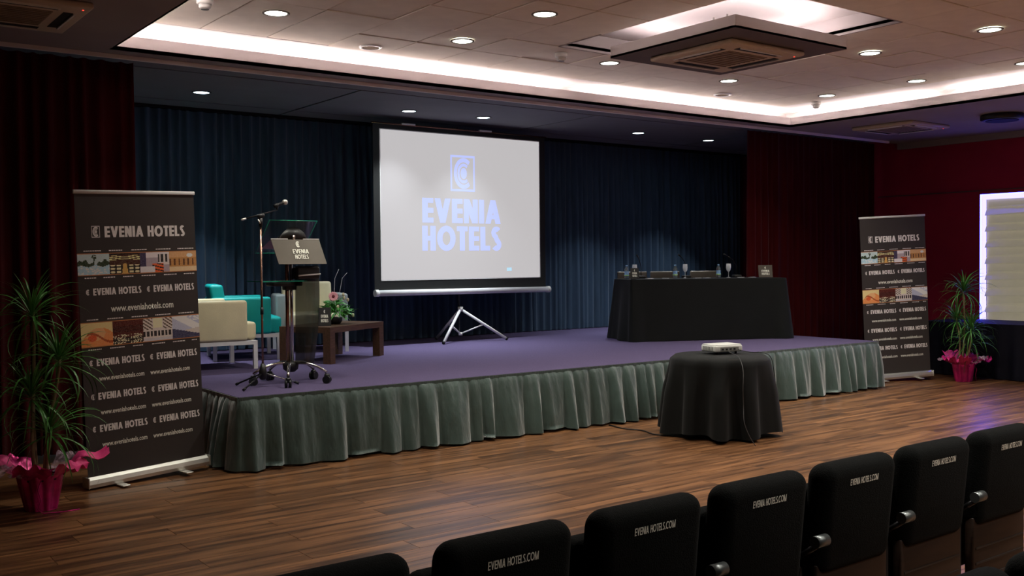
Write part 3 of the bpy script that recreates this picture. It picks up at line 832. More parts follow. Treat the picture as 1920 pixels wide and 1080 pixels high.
def banner(loc_, rz, lean, label):
    W = .97; H = 2.19
    b = empty('rollup_banner', loc_, rz, label, 'banner', 'roll-up banners beside the stage'); b.rotation_euler = (0, lean, rz)
    # cassette foot: an aluminium housing rounded at the front
    prof = [(-.045, .014), (-.050, .04), (-.040, .070), (-.012, .088), (.03, .085), (.05, .06), (.05, .014)]
    n = len(prof); mb = MB()
    mb.add([(0, a, c) for a, c in prof]+[(W, a, c) for a, c in prof], [tuple(range(n)), tuple(reversed(range(n, 2*n)))]+[(i, n+i, n+(i+1) % n, (i+1) % n) for i in range(n)])
    fixn(mb.build('base', M['steel'], b))
    for q in (-.003, W+.003): MB().rbox(q-.005, q+.005, -.054, .054, .012, .092, .004, 2).build('end_cap', M['steel'], b)
    for fx in (.23, .74):
        MB().rbox(fx-.03, fx+.03, -.155, .10, .002, .012, .004, 2).build('foot', M['steel'], b)
    MB().tube([(W/2, .035, .08), (W/2, .035, H-.02)], .009, 10).build('pole', M['steel'], b)
    MB().rbox(.005, W-.002, -.008, .012, H-.028, H, .005, 2).build('top_rail', M['white_metal'], b)
    g = MB(); g.box(.012, W-.012, -.0015, .0015, .07, H-.026); g = g.build('graphic', M['banner'], b)
    # title
    logotext('lettering', 'EVENIA HOTELS', .082, .645, .24, M['letter'], g, .225, 1.842)
    emblem('emblem', .062, .085, M['letter'], g, .158, 1.842)
    for zt, zb, first in ((1.727, 1.563, 0), (1.222, 1.037, 4)):
        mb = MB(); mb.box(.012, W-.012, -.0025, -.0016, zt-.006, zt); mb.box(.012, W-.012, -.0025, -.0016, zb, zb+.006)
        mb.build('rule', M['orange'], g)
        for q in range(4):
            x0 = .012+q*.2385; x1 = x0+(.2385 if q < 3 else W-.024-3*.2385)
            o = link('picture', picture_mesh(first+q), g, (x0, -.0024, zb+.006)); o.scale = (x1-x0, 1, zt-zb-.012)
        mb = MB(); rnd = random.Random(first)
        for zz in (zt+.013, zb-.021):     # rows of print too small to read
            x = .06
            while x < .93:
                ln = rnd.uniform(.07, .13); xx = x
                while xx < min(x+ln, .93):
                    l2 = rnd.uniform(.006, .02); mb.box(xx, xx+l2, -.0022, -.0016, zz, zz+.008); xx += l2+.004
                x += ln+.07
        tag(mb.build('small_print', M['letter'], g), kind='stuff')
    def pair(z, h=.052):
        for xe, xt, w_ in ((.078, .118, .372), (.548, .588, .340)):
            emblem('emblem', .036, h*.95, M['letter'], g, xe, z, frame=False)
            logotext('lettering', 'EVENIA HOTELS', h, w_, .235, M['letter'], g, xt, z)
    pair(1.417)
    fonttext('lettering', 'www.eveniahotels.com', .50, .052, M['letter_url'], g, .245, 1.290)
    for z in (.897, .647, .408):
        pair(z)
        fonttext('lettering', 'www.eveniahotels.com', .352, .038, M['letter_url'], g, .13, z-.110)
        fonttext('lettering', 'www.eveniahotels.com', .330, .038, M['letter_url'], g, .53, z-.110)
    return b
banner((1.84, 7.70, 0), math.atan2(.18, .97), -.030, 'tall charcoal roll-up banner beside the left potted plant, before the red curtain')
banner((11.69, 7.85, 0), math.atan2(-.43, .87), -.045, 'tall charcoal roll-up banner at the right end of the stage, before the red wall')

# ============================================================ POTTED DRACAENAS
def leaf_mesh(L, wd, droop, twist):
    n = 9; vs = []; fs = []
    a = 0; x = z = 0
    pts = []
    ang = 0.0
    for i in range(n+1):
        t = i/n; pts.append((x, z)); an = ang-droop*t**1.3; x += math.cos(an)*L/n; z += math.sin(an)*L/n
    for i, (x, z) in enumerate(pts):
        t = i/n; w_ = wd*(min(1, .45+t*3))*(1-t**2.6)+.0006; c = twist*t
        for s_ in (-1, 0, 1):
            vs.append((x, s_*w_/2*math.cos(c), z+(abs(s_)*w_*.16)+s_*w_/2*math.sin(c)))
    for i in range(n):
        for q in (0, 1): fs.append((i*3+q, i*3+q+1, (i+1)*3+q+1, (i+1)*3+q))
    mb = MB(); mb.add(vs, fs, True); return mb.mesh('leaf', M['leaf'])
LEAF = [leaf_mesh(.40, .016, 1.5, .5), leaf_mesh(.46, .015, 2.1, -.6), leaf_mesh(.34, .017, .9, .3), leaf_mesh(.50, .014, 1.9, .7), leaf_mesh(.28, .014, .5, -.2), leaf_mesh(.42, .016, 2.6, .2)]
def plant(loc_, rz, label, canes, seed, k=1.0):
    rnd = random.Random(seed)
    t = empty('potted_dracaena', loc_, rz, label, 'potted plant', 'dracaenas in pink wrapped pots beside the stage')
    # fluted wrapped pot
    def pf(u, v):
        a = 2*PI*u; r = (.098+.042*v)+(.006+.005*v)*math.sin(a*9+1)+.004*math.sin(a*17+v*3)
        return (r*math.cos(a), r*math.sin(a), .002+.24*v)
    mb = MB(); mb.grid(pf, 90, 6, True, True)
    mb.lathe([(.10, .001), (.099, .004)], n=24)
    mb.build('pot', M['pink_foil'], t)
    MB().lathe([(.125, .205), (.128, .215)], n=24).build('soil', M['soil'], t)
    # crepe collar with flaring wings
    for q in range(7):
        a0 = q*2*PI/7+rnd.uniform(-.2, .2); wdt = rnd.uniform(.11, .17); Lr = rnd.uniform(.17, .25)*(1.75 if q in (0, 3) else 1.1); up = rnd.uniform(.5, 1.1)
        ph = rnd.uniform(0, 6); 
        def wf(u, v):
            s_ = (u-.5); r = .135+Lr*v*math.cos(up*(1-.6*v))*.9; z = .225+Lr*v*math.sin(up)*(1-.5*v)+.020*math.sin(u*13+ph)*v+(.03 if .3 < v else 0)*math.sin(v*9+ph)
            lat = s_*wdt*(.9+1.3*v)*(1-.55*v**3)+.012*math.sin(v*11+u*5)
            return (r*math.cos(a0)-lat*math.sin(a0), r*math.sin(a0)+lat*math.cos(a0), z)
        mb = MB(); mb.grid(wf, 12, 9, True); mb.build('wrapping_wing', (M['pink_paper'], M['cello'], M['pink_foil'])[q % 3], t)
    mb = MB()
    mb.tube([(-.02, -.135, .23), (-.05, -.16, .16), (-.03, -.155, .09), (-.05, -.15, .03), (-.02, -.17, .004), (.10, -.20, .004), (.2, -.19, .004)], .004, 6)
    mb.build('ribbon', M['pink_foil'], t)
    for (bx_, by_, dx, dy, h_) in canes:
        n = 8; pts = []
        for i in range(n+1):
            f = i/n; pts.append((bx_+(dx-bx_)*f+.012*math.sin(f*5+seed), by_+(dy-by_)*f+.01*math.cos(f*6), .21+(h_-.21)*f))
        mb = MB(); mb.tube(pts, .014, 9, r2=.010); mb.build('cane', M['cane'], t)
        cnt = int(66*k)
        for q in range(cnt):
            f = q/cnt; az = q*2.39996+rnd.uniform(-.3, .3)
            el = 1.35*f**1.2+.05-(.35 if f < .2 else 0)+rnd.uniform(-.12, .12)
            me = rnd.choice(LEAF if f < .75 else [LEAF[2], LEAF[4], LEAF[0]])
            o = link('leaf', me, t, (dx+.012*math.cos(az), dy+.012*math.sin(az), h_-.06+.08*f))
            o.rotation_euler = (rnd.uniform(-.2, .2), -el, az)
            s_ = rnd.uniform(.8, 1.08); o.scale = (s_, s_, s_)
    return t
plant((1.45, 7.30, 0), 0, 'leafy green dracaena in a pink wrapped pot left of the left banner', [(-.02, .0, -.03, .02, 1.33), (.03, .02, .13, .0, 1.02), (-.03, -.02, -.06, -.05, .80), (.04, -.03, .05, -.06, .55)], 3)
plant((12.72, 7.06, 0), 1.1, 'bushy green dracaena in a pink wrapped pot right of the right banner', [(0, .0, .0, .0, 1.22), (.03, .02, .10, .03, .84), (-.03, -.02, -.10, -.05, .72), (.02, -.03, .02, -.08, .50)], 8, 1.1)

# ============================================================ ARMCHAIRS (local +X is the front)
def armchair(loc_, rz, mt, label, side=None):
    t = empty('armchair', loc_, rz, label, 'armchair', 'low armchairs on the stage')
    side = side or mt
    MB().rbox(-.30, .40, -.300, .300, .285, .465, .035, 4).build('seat', mt, t)
    def lean(v): return Vector((v.x-(v.z-.28)*.14, v.y, v.z))
    MB().rbox(-.30, -.15, -.300, .300, .30, .83, .035, 4, fn=lean).build('backrest', mt, t)
    for s_ in (-1, 1):
        y0, y1 = sorted((s_*.302, s_*.425)); MB().rbox(-.36, .27, y0, y1, .285, .69, .03, 4).build('armrest', side, t)
    mb = MB(); mb.box(-.35, .37, -.41, -.37, .245, .284).box(-.35, .37, .37, .41, .245, .284).box(-.35, -.31, -.37, .37, .245, .284).box(.33, .37, -.37, .37, .245, .284)
    mb.build('frame', M['white_metal'], t)
    for a in (-.35, .33):
        for b in (-.41, .37): MB().box(a, a+.04, b, b+.04, 0, .245).build('leg', M['white_metal'], t)
    return t
armchair((3.60, 10.02, S), R(-4), M['cream'], 'cream armchair facing right, half hidden behind the left banner')
armchair((4.28, 10.86, S), R(-15), M['teal'], 'turquoise armchair behind the front cream armchair')
armchair((5.27, 11.20, S), R(-108), M['cream'], 'cream armchair facing the room behind the coffee table', M['cream_shaded'])

# ============================================================ COFFEE TABLE
ca = math.atan2(.55, .95)
ct = empty('coffee_table', (4.68, 9.46, S), ca, 'low dark walnut coffee table with thick square legs on the stage', 'table')
TW, TD, TH = 1.08, .64, .385
MB().box(0, TW, 0, TD, TH-.062, TH).build('table_top', M['walnut'], ct)
for a in (0, TW-.09):
    for b in (0, TD-.09): MB().box(a, a+.09, b, b+.09, 0, TH-.062).build('leg', M['walnut'], ct)
def on_table(u, v, z=0): return (4.68+u*math.cos(ca)-v*math.sin(ca), 9.46+u*math.sin(ca)+v*math.cos(ca), S+TH+z)
# small tent sign
def sign_card(loc_, rz, w_, h_, label, lean=.2, face=None, small=False):
    t = empty('sign_card', loc_, rz, label, 'sign'); t.rotation_euler = (-lean, 0, rz)
    MB().box(-w_/2, w_/2, -.002, .002, .0, h_).build('plate', face or M['black_plastic'], t)
    emblem('emblem', w_*.18, h_*.20, M['letter_url'], t, 0, h_*.68, -.003, False)
    logotext('lettering', 'EVENIA', h_*.17, w_*.56, .22, M['letter_url'], t, 0, h_*.44, -.003, True)
    logotext('lettering', 'HOTELS', h_*.17, w_*.56, .22, M['letter_url'], t, 0, h_*.20, -.003, True)
    MB().add([(-w_*.3, .003, h_*.7), (w_*.3, .003, h_*.7), (w_*.3, h_*.5, h_*.1*0+.004+lean*0), (-w_*.3, h_*.5, .004)], [(0, 1, 2, 3)]).build('stand', M['black_plastic'], t)
    return t
sign_card(on_table(.20, .20), ca-R(55), .135, .20, 'small black sign card with hotel name on the coffee table', .22)

# flowers
fx = on_table(.54, .30)
fl = empty('flower_arrangement', fx, 0, 'low green flower arrangement with one pink gerbera on the coffee table', 'flowers')
MB().lathe([(.06, .001), (.085, .03), (.09, .07), (.08, .075)], n=20).build('bowl', M['black_plastic'], fl)
rnd = random.Random(5)
def small_leaf(L, wd, n=4):
    vs = []; fs = []
    for i in range(n+1):
        t = i/n; w_ = wd*math.sin(PI*min(.97, t*.85+.12)); vs += [(L*t, -w_/2, L*(.35*t-.55*t*t)), (L*t, w_/2, L*(.35*t-.55*t*t))]
    for i in range(n): fs.append((2*i, 2*i+1, 2*i+3, 2*i+2))
    mb = MB(); mb.add(vs, fs, True); return mb.mesh('leaf', M['leaf2'])
sm = [small_leaf(.075, .035), small_leaf(.10, .028), small_leaf(.13, .022)]
for q in range(150):
    az = rnd.uniform(0, 2*PI); rr = rnd.uniform(.01, .14)*(1.3 if math.cos(az+.5) > .3 else 1); hh = .06+.20*(1-(rr/.19)**1.4)*rnd.uniform(.5, 1)
    o = link('leaf', rnd.choice(sm), fl, (rr*math.cos(az), rr*math.sin(az), max(.05, hh))); o.rotation_euler = (rnd.uniform(-.6, .6), rnd.uniform(-.9, .5), az+rnd.uniform(-.8, .8))
cam_dir = Vector((-.42, -.85, .25)).normalized()
def gerbera(c, r, petal, eye, nm):
    qz = cam_dir.to_track_quat('Z', 'Y'); e = empty(nm, c); e.parent = fl; e.rotation_mode = 'QUATERNION'; e.rotation_quaternion = qz
    mb = MB(); N_ = 18
    for i in range(N_):
        a = 2*PI*i/N_; w_ = r*.17
        Mx = Matrix.Rotation(a, 4, 'Z')
        mb.add([Mx @ Vector(p) for p in ((r*.2, -w_*.5, 0), (r*.7, -w_, .006), (r, 0, .001), (r*.7, w_, .006), (r*.2, w_*.5, 0))], [(0, 1, 2, 3, 4)])
    mb.build('petals', petal, e)
    MB().lathe([(r*.30, .001), (r*.28, .010), (r*.15, .014)], n=14).build('flower_centre', eye, e)
gerbera((-.045, -.07, .305), .058, M['pink_petal'], M['flower_eye'], 'flower_head')
MB().tube([(0, 0, .06), (-.02, -.04, .18), (-.04, -.06, .30)], .003, 6).build('stem', M['leaf2'], fl)
for c in ((.10, -.02, .30), (.13, .02, .26), (.15, -.03, .24), (-.01, -.10, .17), (.20, -.05, .07)):
    MB().lathe([(.004, 0), (.014, .012), (.016, .028), (.007, .042)], n=10).build('bud', M['cream_petal'], fl, c)
mb = MB(); mb.tube([(.02, 0, .1), (.00, .0, .34), (.02, .02, .50), (.07, .02, .60)], .0022, 6); mb.tube([(.06, 0, .1), (.07, .0, .36), (.11, .02, .50), (.17, .02, .56)], .0022, 6)
mb.build('twig', M['white_metal'], fl)

# ============================================================ LECTERN
lc = empty('lectern', (3.68, 8.22, S), 0, 'wheeled lectern with glass desk, smoked front panel and grey name plate', 'lectern')
for a, ch in ((100, .33), (28, .33), (-44, .33), (-116, .0), (172, .33)):
    if ch == 0: a = -118
    d = Vector((math.cos(R(a)), math.sin(R(a)), 0)); rr = .33
    pts = [d*(.03+(rr-.03)*i/8)+Vector((0, 0, .125+.055*math.cos((i/8)**1.4*PI*.5)-.03*(i/8)**3)) for i in range(9)]
    MB().tube(pts, .013, 10).build('arm', M['chrome'], lc)
    c = empty('caster', tuple(d*rr)); c.parent = lc
    side = Vector((-d.y, d.x, 0))
    for s_ in (-1, 1):
        mb = MB(); p = side*s_*.017+Vector((0, 0, .034)); mb.tube([p-side*.011, p+side*.011], .034, 18); mb.build('wheel', M['black_plastic'], c)
    MB().rbox(-.022, .022, -.022, .022, .04, .085, .012, 2).build('fork', M['black_plastic'], c)
mb = MB(); mb.lathe([(.035, .10), (.065, .125), (.070, .165), (.055, .19)], n=22); mb.build('hub', M['black_plastic'], lc)
MB().tube([(-.022, 0, .18), (-.022, 0, 1.20)], .017, 14).build('column', M['brown_metal'], lc)  # brown reflection on the column put into its colour
MB().tube([(.022, .01, .18), (.022, .01, 1.20)], .014, 14).build('column', M['chrome'], lc)
MB().rbox(-.055, .055, -.04, .04, .82, .88, .01, 2).build('clamp', M['black_plastic'], lc)
# shelf
sh = MB().rbox(-.28, .14, -.10, .26, .895, .903, .003, 2).build('shelf', M['glass'], lc)
MB().box(-.281, .141, -.103, -.099, .894, .904).box(-.284, -.280, -.10, .26, .894, .904).build('shelf_edge', M['glass_edge'], sh)
MB().rbox(-.17, .10, -.06, .12, .855, .893, .01, 2).build('shelf_bracket', M['black_plastic'], lc)
# smoked acrylic front panel, gently curved and tapered
def pf(u, v):
    z = .17+.86*v; wl = .025-.012*(1-v); wr_ = .245-.055*(1-v)**1.5-.02*math.sin(v*PI)*-1
    x = wl+(wr_-wl)*u; return (x, -.075-.035*math.sin(PI*u), z)
mb = MB(); mb.grid(pf, 12, 12)
def pf2(u, v): p = pf(u, v); return (p[0], p[1]+.006, p[2])
mb.grid(pf2, 12, 12); mb.build('front_panel', M['smoked'], lc)
MB().rbox(.03, .24, -.115, .02, .915, 1.02, .012, 3).build('cable_box', M['black_plastic'], lc)
MB().tube([(.03, -.125, .945), (.13, -.13, .952), (.24, -.12, .958)], .007, 8).build('highlight_bar', M['white_metal'], lc)  # bright highlight on the chrome at the panel top, put in as a white bar
# name plate: a bent sheet, front leaf and a shorter rear leaf
Wp = .45; x0 = -.20
fr_ = MB()
T0 = Vector((x0, -.08, 1.262)); T1 = Vector((x0+Wp, -.08, 1.262)); B0 = Vector((x0+.035, -.16, 1.048)); B1 = Vector((x0+Wp+.035, -.16, 1.048)); th = Vector((0, .006, -.002))
fr_.add([T0, T1, B1, B0, T0+th, T1+th, B1+th, B0+th], [(0,3,2,1), (4,5,6,7), (0,1,5,4), (3,7,6,2), (0,4,7,3), (1,2,6,5)])
np_ = fixn(fr_.build('name_plate', M['sign_face'], lc))
bk_ = MB(); C0 = Vector((x0-.01, .10, 1.19)); C1 = Vector((x0+Wp-.01, .10, 1.19))
bk_.add([T0+th, T1+th, C1, C0, T0+th*2, T1+th*2, C1+Vector((0, 0, -.006)), C0+Vector((0, 0, -.006))], [(0,1,2,3), (4,7,6,5), (0,3,7,4), (1,5,6,2), (2,6,7,3), (0,4,5,1)])
fixn(bk_.build('rear_leaf', M['brown_metal'], lc))
MB().box(x0, x0+.155, -.083, -.072, 1.262, 1.270).box(x0+.30, x0+Wp, -.083, -.072, 1.262, 1.270).build('edge_highlight', M['white_metal'], lc)  # highlight along the plate's top edge put in as white strips
# lettering lies in the sloping plane
sl_e = empty('plate_print', (x0+Wp/2+.012, -.121, 1.155)); 
sl_e.parent = lc; sl_e.rotation_euler = (-math.atan2(.08, .214), 0, 0)
em = emblem('emblem', .05, .066, M['letter_url'], sl_e, 0, .035, -.004, False)
logotext('lettering', 'EVENIA', .040, .150, .20, M['letter_url'], sl_e, .018, -.018, -.004, True)
logotext('lettering', 'HOTELS', .040, .125, .20, M['letter_url'], sl_e, .020, -.068, -.004, True)
# glass desk sloping down towards the speaker
Gt, Gb = Vector((-.20, -.06, 1.425)), Vector((-.20, .27, 1.145)); Wg = Vector((.445, 0, 0)); tk = Vector((0, .004, .005))
gm = MB(); gm.add([Gt, Gt+Wg, Gb+Wg, Gb, Gt+tk, Gt+Wg+tk, Gb+Wg+tk, Gb+tk], [(0,1,2,3), (4,7,6,5), (0,4,5,1), (3,2,6,7), (0,3,7,4), (1,5,6,2)])
gd = fixn(gm.build('glass_desk', M['glass'], lc))
ge = MB()
for a, b in ((Gt, Gb), (Gt+Wg, Gb+Wg), (Gb, Gb+Wg), (Gt, Gt+Wg)): ge.tube([a+tk*.5, b+tk*.5], .0035, 6)
ge.build('desk_edge', M['glass_edge'], gd)
# dark rounded desk support
nd = 16; sup = MB(); pts = [(-.125+.25*i/nd, math.sin(PI*i/nd)**.6) for i in range(nd+1)]
vs = []
for x, s_ in pts: vs += [(x+.03, -.035+.0*s_, 1.265), (x+.03, -.035, 1.275+.095*s_), (x+.03, .10, 1.245), (x+.03, .10, 1.255+.045*s_)]
fs = []
for i in range(nd):
    a = 4*i; b = a+4; fs += [(a, b, b+1, a+1), (a+1, b+1, b+3, a+3), (a+3, b+3, b+2, a+2), (a+2, b+2, b, a)]
sup.add(vs, fs, True); fixn(sup.build('desk_support', M['black_plastic'], lc))
MB().tube([(.022, -.055, 1.25), (.022, -.055, 1.30)], .014, 12).build('column_head', M['chrome'], lc)

# ============================================================ MICROPHONE STAND
ms = empty('microphone_stand', (3.385, 8.13, S), 0, 'black microphone stand with boom arm left of the lectern', 'microphone stand')
for fx_, fy_ in ((-.155, .22), (-.255, -.20), (.30, -.06)):
    f = Vector((fx_, fy_, .012)); a = Vector((0, 0, .12))
    o = MB().tube([a+(f-a)*.1, a+(f-a)*.95], .007, 8).build('leg', M['chrome'] if fx_ > -.2 and fy_ < 0 else M['black_metal'], ms)
    MB().tube([a+(f-a)*.9, f], .011, 8).build('rubber_foot', M['black_plastic'], o)
MB().lathe([(.018, .06), (.032, .075), (.034, .13), (.016, .20)], n=18).build('leg_hub', M['black_plastic'], ms)
MB().tube([(0, 0, .08), (0, 0, 1.38)], .0095, 12).build('pole', M['brown_metal'], ms)
MB().tube([(0, 0, .62), (0, 0, .68)], .014, 12).build('collar', M['black_plastic'], ms)
mb = MB(); mb.tube([(0, 0, 1.37), (.004, 0, 1.44)], .017, 12); mb.tube([(-.02, 0, 1.45), (.03, 0, 1.47)], .020, 12); mb.build('clutch', M['black_plastic'], ms)
mb = MB(); mb.tube([(-.03, -.02, 1.43), (-.015, -.03, 1.395)], .006, 8); mb.build('wing_knob', M['steel'], ms)
bo = MB(); bo.tube([(-.165, 0, 1.425), (.150, 0, 1.515)], .007, 10); bo = bo.build('boom', M['black_metal'], ms)
MB().tube([(-.170, 0, 1.4235), (-.130, 0, 1.435)], .009, 10).build('end_grip', M['steel'], bo)
mb = MB(); mb.tube([(.15, 0, 1.512), (.155, 0, 1.54)], .008, 10); mb.tube([(.125, 0, 1.545), (.16, 0, 1.56)], .017, 12); mb.build('clip', M['black_plastic'], ms)
mc = empty('microphone', (3.385+.13, 8.13, S+1.548), 0, 'handheld microphone with silver grille in the boom arm clip', 'microphone')
MB().tube([(.0, 0, 0), (.075, 0, .028)], .011, 14, r2=.016).build('handle', M['black_metal'], mc)
MB().sphere((.095, 0, .036), .025, 16).build('grille', M['steel'], mc)

# ============================================================ LONG TABLE WITH BLACK CLOTH
ta = R(-26.0); LT = 2.15; DT = .74; HT = 1.40-S
lt = empty('long_table', (8.95, 9.45, S), ta, 'long table on the stage completely covered by a black cloth', 'table')
MB().box(.03, LT-.03, .03, DT-.03, HT-.035, HT-.008).build('table_top', M['walnut'], lt)
for a in (.08, LT-.13):
    for b in (.08, DT-.13): MB().box(a, a+.05, b, b+.05, 0, HT-.035).build('leg', M['steel'], lt)
def cloth():
    per = []; step = .03
    crn = [(0, 0), (LT, 0), (LT, DT), (0, DT)]
    for q in range(4):
        a, b = Vector(crn[q]), Vector(crn[(q+1) % 4]); n = int((b-a).length/step); nr = Vector(((b-a).y, -(b-a).x)).normalized()
        for i in range(n): per.append((a+(b-a)*i/n, nr, q, i/n))
    N_ = len(per); nr = [p[1] for p in per]
    for _ in range(5): nr = [(nr[i-1]+nr[i]*2+nr[(i+1) % N_]).normalized() for i in range(N_)]
    rows = [0, .012, .05, .15, .3, .5, .7, .85, 1]
    vs = []; rnd = random.Random(2)
    for t in rows:
        for i, (p, _n, q, f) in enumerate(per):
            out = .004+t*.03
            edge = min(f, 1-f)
            cornr = max(0, 1-edge*9)
            out += t*.07*cornr*math.sin(min(1, edge*9)*PI+.6)
            if q in (1, 3): out += t*.035*math.sin(f*10+1)+(.05 if q == 3 else 0)*math.sin(PI*f)*t
            if q == 0: out += t*.010*math.sin(f*7)+.006*math.sin(f*23+t*4)*t
            c = p+nr[i]*out; z = HT*(1-t)+.006*t
            vs.append((c.x, c.y, z+(0 if t else -.004)))
    fs = []
    for r_ in range(len(rows)-1):
        for i in range(N_): fs.append((r_*N_+i, (r_+1)*N_+i, (r_+1)*N_+(i+1) % N_, r_*N_+(i+1) % N_))
    fs.append(tuple(range(N_)))
    mb = MB(); mb.add(vs, fs, True); mb.sm[-1] = False; return mb
tag(fixn(cloth().build('tablecloth', M['black_cloth'], None, (8.95, 9.45, S), (0, 0, ta))), 'black cloth hanging to the stage floor over the long table', 'tablecloth')
def lt_pt(u, v, z=0): return (8.95+u*math.cos(ta)-v*math.sin(ta), 9.45+u*math.sin(ta)+v*math.cos(ta), S+HT+z+.002)
def bottle(u, v, label):
    t = empty('water_bottle', lt_pt(u, v), 0, label, 'bottle', 'water bottles on the long table')
    MB().lathe([(.029, 0), (.031, .008), (.031, .05), (.027, .075), (.030, .10), (.029, .125), (.012, .158), (.011, .168)], n=18).build('body', M['water'], t)
    MB().lathe([(.032, .045), (.0285, .072), (.031, .098)], n=18, cap=False).build('label', M['label'], t)
    MB().lathe([(.0325, .040), (.0325, .052)], n=18, cap=False).build('label_band', M['label_green'], t)
    MB().lathe([(.0135, .164), (.0135, .180)], n=14).build('cap', M['label'], t)
bottle(.035, .30, 'small water bottle beside the small sign, leftmost on the long table')
bottle(.71, .30, 'small water bottle in the middle of the long table')
bottle(1.32, .30, 'small water bottle at the right of the long table')
def wineglass(u, v, label):
    t = empty('wine_glass', lt_pt(u, v), 0, label, 'glass', 'stemmed glasses on the long table')
    MB().lathe([(.032, 0), (.030, .004), (.004, .010)], n=20).build('foot', M['clear'], t)
    MB().lathe([(.004, .008), (.0035, .075)], n=10).build('stem', M['clear'], t)
    MB().lathe([(.005, .075), (.026, .098), (.034, .135), (.031, .188), (.029, .188), (.032, .135), (.024, .100), (.003, .079)], n=20, cap=False).build('bowl', M['clear'], t)
wineglass(.85, .30, 'stemmed glass beside the middle water bottle')
wineglass(1.465, .30, 'stemmed glass beside the right water bottle')
wineglass(.16, .34, 'stemmed glass behind the small sign at the left end of the long table')
o = sign_card(lt_pt(.10, .14), ta, .115, .145, 'small black sign card with hotel name at the left end of the long table', .2)
o = sign_card(lt_pt(1.965, .22), ta, .20, .165, 'wide bronze-grey sign plate with hotel name at the right end of the long table', .15, M['sign_face'])
for u, v, a, wh in ((.30, .15, .2, 'right of the small sign'), (.52, .14, -.3, 'left of the middle bottle'), (.96, .14, .15, 'right of the middle glass'), (1.10, .16, .5, 'left of the right bottle'), (1.58, .17, -.2, 'right of the right glass'), (1.74, .15, .4, 'left of the wide sign')):
    t = empty('notepad', lt_pt(u, v, .001), ta+a, 'white paper and pen on the long table, '+wh, 'paper', 'papers on the long table')
    MB().box(-.045, .045, -.03, .03, 0, .004).build('sheets', M['paper'], t)
    MB().tube([(-.05, .0, .009), (.06, .01, .009)], .004, 6).build('pen', M['black_plastic'], t)
for u, v, lab, hx in ((.30, .50, 'thin gooseneck microphone at the left of the long table', -.06), (.94, .50, 'thin gooseneck microphone in the middle of the long table', -.10), (1.66, .48, 'thin gooseneck microphone at the right of the long table', -.16)):
    t = empty('desk_microphone', lt_pt(u, v), ta, lab, 'microphone', 'gooseneck microphones on the long table')
    MB().rbox(-.05, .05, -.06, .06, 0, .035, .012, 3).build('base', M['black_plastic'], t)
    MB().tube([(0, 0, .03), (.0, 0, .15), (hx*.4, -.01, .24), (hx, -.04, .30)], .005, 8).build('gooseneck', M['black_metal'], t)
    MB().tube([(hx*.95, -.035, .292), (hx*1.35, -.065, .318)], .010, 10).build('capsule', M['black_plastic'], t)
for u, lab in ((.43, 'left'), (.92, 'second'), (1.52, 'right')):
    x, y, _ = lt_pt(u, 1.10)
    t = empty('conference_chair', (x, y, S), ta, 'grey-backed chair behind the long table, '+('leftmost' if lab == 'left' else 'rightmost' if lab == 'right' else 'middle one of three'), 'chair', 'chairs behind the long table')
    MB().rbox(-.23, .23, -.22, .22, .42, .48, .02, 3).build('seat', M['seat_fabric'], t)
    MB().rbox(-.22, .22, .19, .23, .55, .895, .015, 3).build('backrest', M['sign_face'], t)
    for a in (-.21, .21):
        for b in (-.19, .20): MB().tube([(a, b, .0), (a, b, .42 if b < 0 else .60)], .011, 8).build('leg', M['black_metal'], t)

# ============================================================ ROUND TABLE, PROJECTOR
rt = empty('round_table', (7.20, 6.40, 0), 0, 'round side table under the black cloth in front of the stage', 'table')
MB().lathe([(.43, .715), (.43, .738)], n=40).build('table_top', M['walnut'], rt)
MB().tube([(0, 0, .02), (0, 0, .715)], .035, 14).build('pedestal', M['black_metal'], rt)
MB().lathe([(.24, .004), (.22, .02), (.04, .03)], n=28).build('foot', M['black_metal'], rt)
def rc_(u, v):
    a = 2*PI*u
    if v <= .12: r = .452*v/.12; return (r*math.cos(a), r*math.sin(a), .7475)
    t = (v-.12)/.88
    s1 = math.sin(a*10+1.1*math.sin(a*2)+.5*math.sin(a*3)); fold = .085*(abs(s1)**.7*(1 if s1 > 0 else -1))*(.75+.35*math.sin(a*3+2))+.022*math.sin(a*5+1)
    r = .456+.07*t**.8+fold*min(1, t*2.2)*(.5+.5*t)
    zb = .022+.035*(.5+.5*math.sin(a*4+.5))
    return (r*math.cos(a), r*math.sin(a), .7475+(zb-.7475)*t)
mb = MB(); mb.grid(rc_, 176, 18, True, True)
tag(mb.build('tablecloth', M['black_cloth'], None, (7.20, 6.40, 0)), 'black cloth falling in deep folds over the round projector table', 'tablecloth')
pj = empty('projector', (7.30, 6.46, .752), R(-12), 'white projector on the round table in front of the stage', 'projector')
MB().rbox(-.16, .16, -.115, .115, .018, .082, .016, 3).build('body', M['white_plastic'], pj)
MB().rbox(-.15, .15, -.105, .105, .079, .090, .008, 2).build('top_cover', M['white_plastic'], pj)
mb = MB()
for q in range(7): mb.box(-.1615, -.158, -.08+q*.023, -.068+q*.023, .032, .068)
mb.build('side_vent', M['grey_plastic'], pj)
MB().box(-.10, .11, -.1165, -.113, .030, .064).build('socket_panel', M['grey_plastic'], pj)
for q in range(4): MB().box(-.085+q*.045, -.062+q*.045, -.118, -.116, .038, .052).build('socket', M['black_plastic'], pj)
mb = MB(); mb.tube([(.07, .10, .05), (.07, .125, .052)], .026, 18); mb.build('lens', M['black_plastic'], pj)
for a in (-.11, .11): MB().lathe([(.012, 0), (.012, .02)], n=12).build('foot', M['black_plastic'], pj, (a, -.07, 0))
MB().lathe([(.012, 0), (.012, .02)], n=12).build('foot', M['black_plastic'], pj, (0, .07, 0))
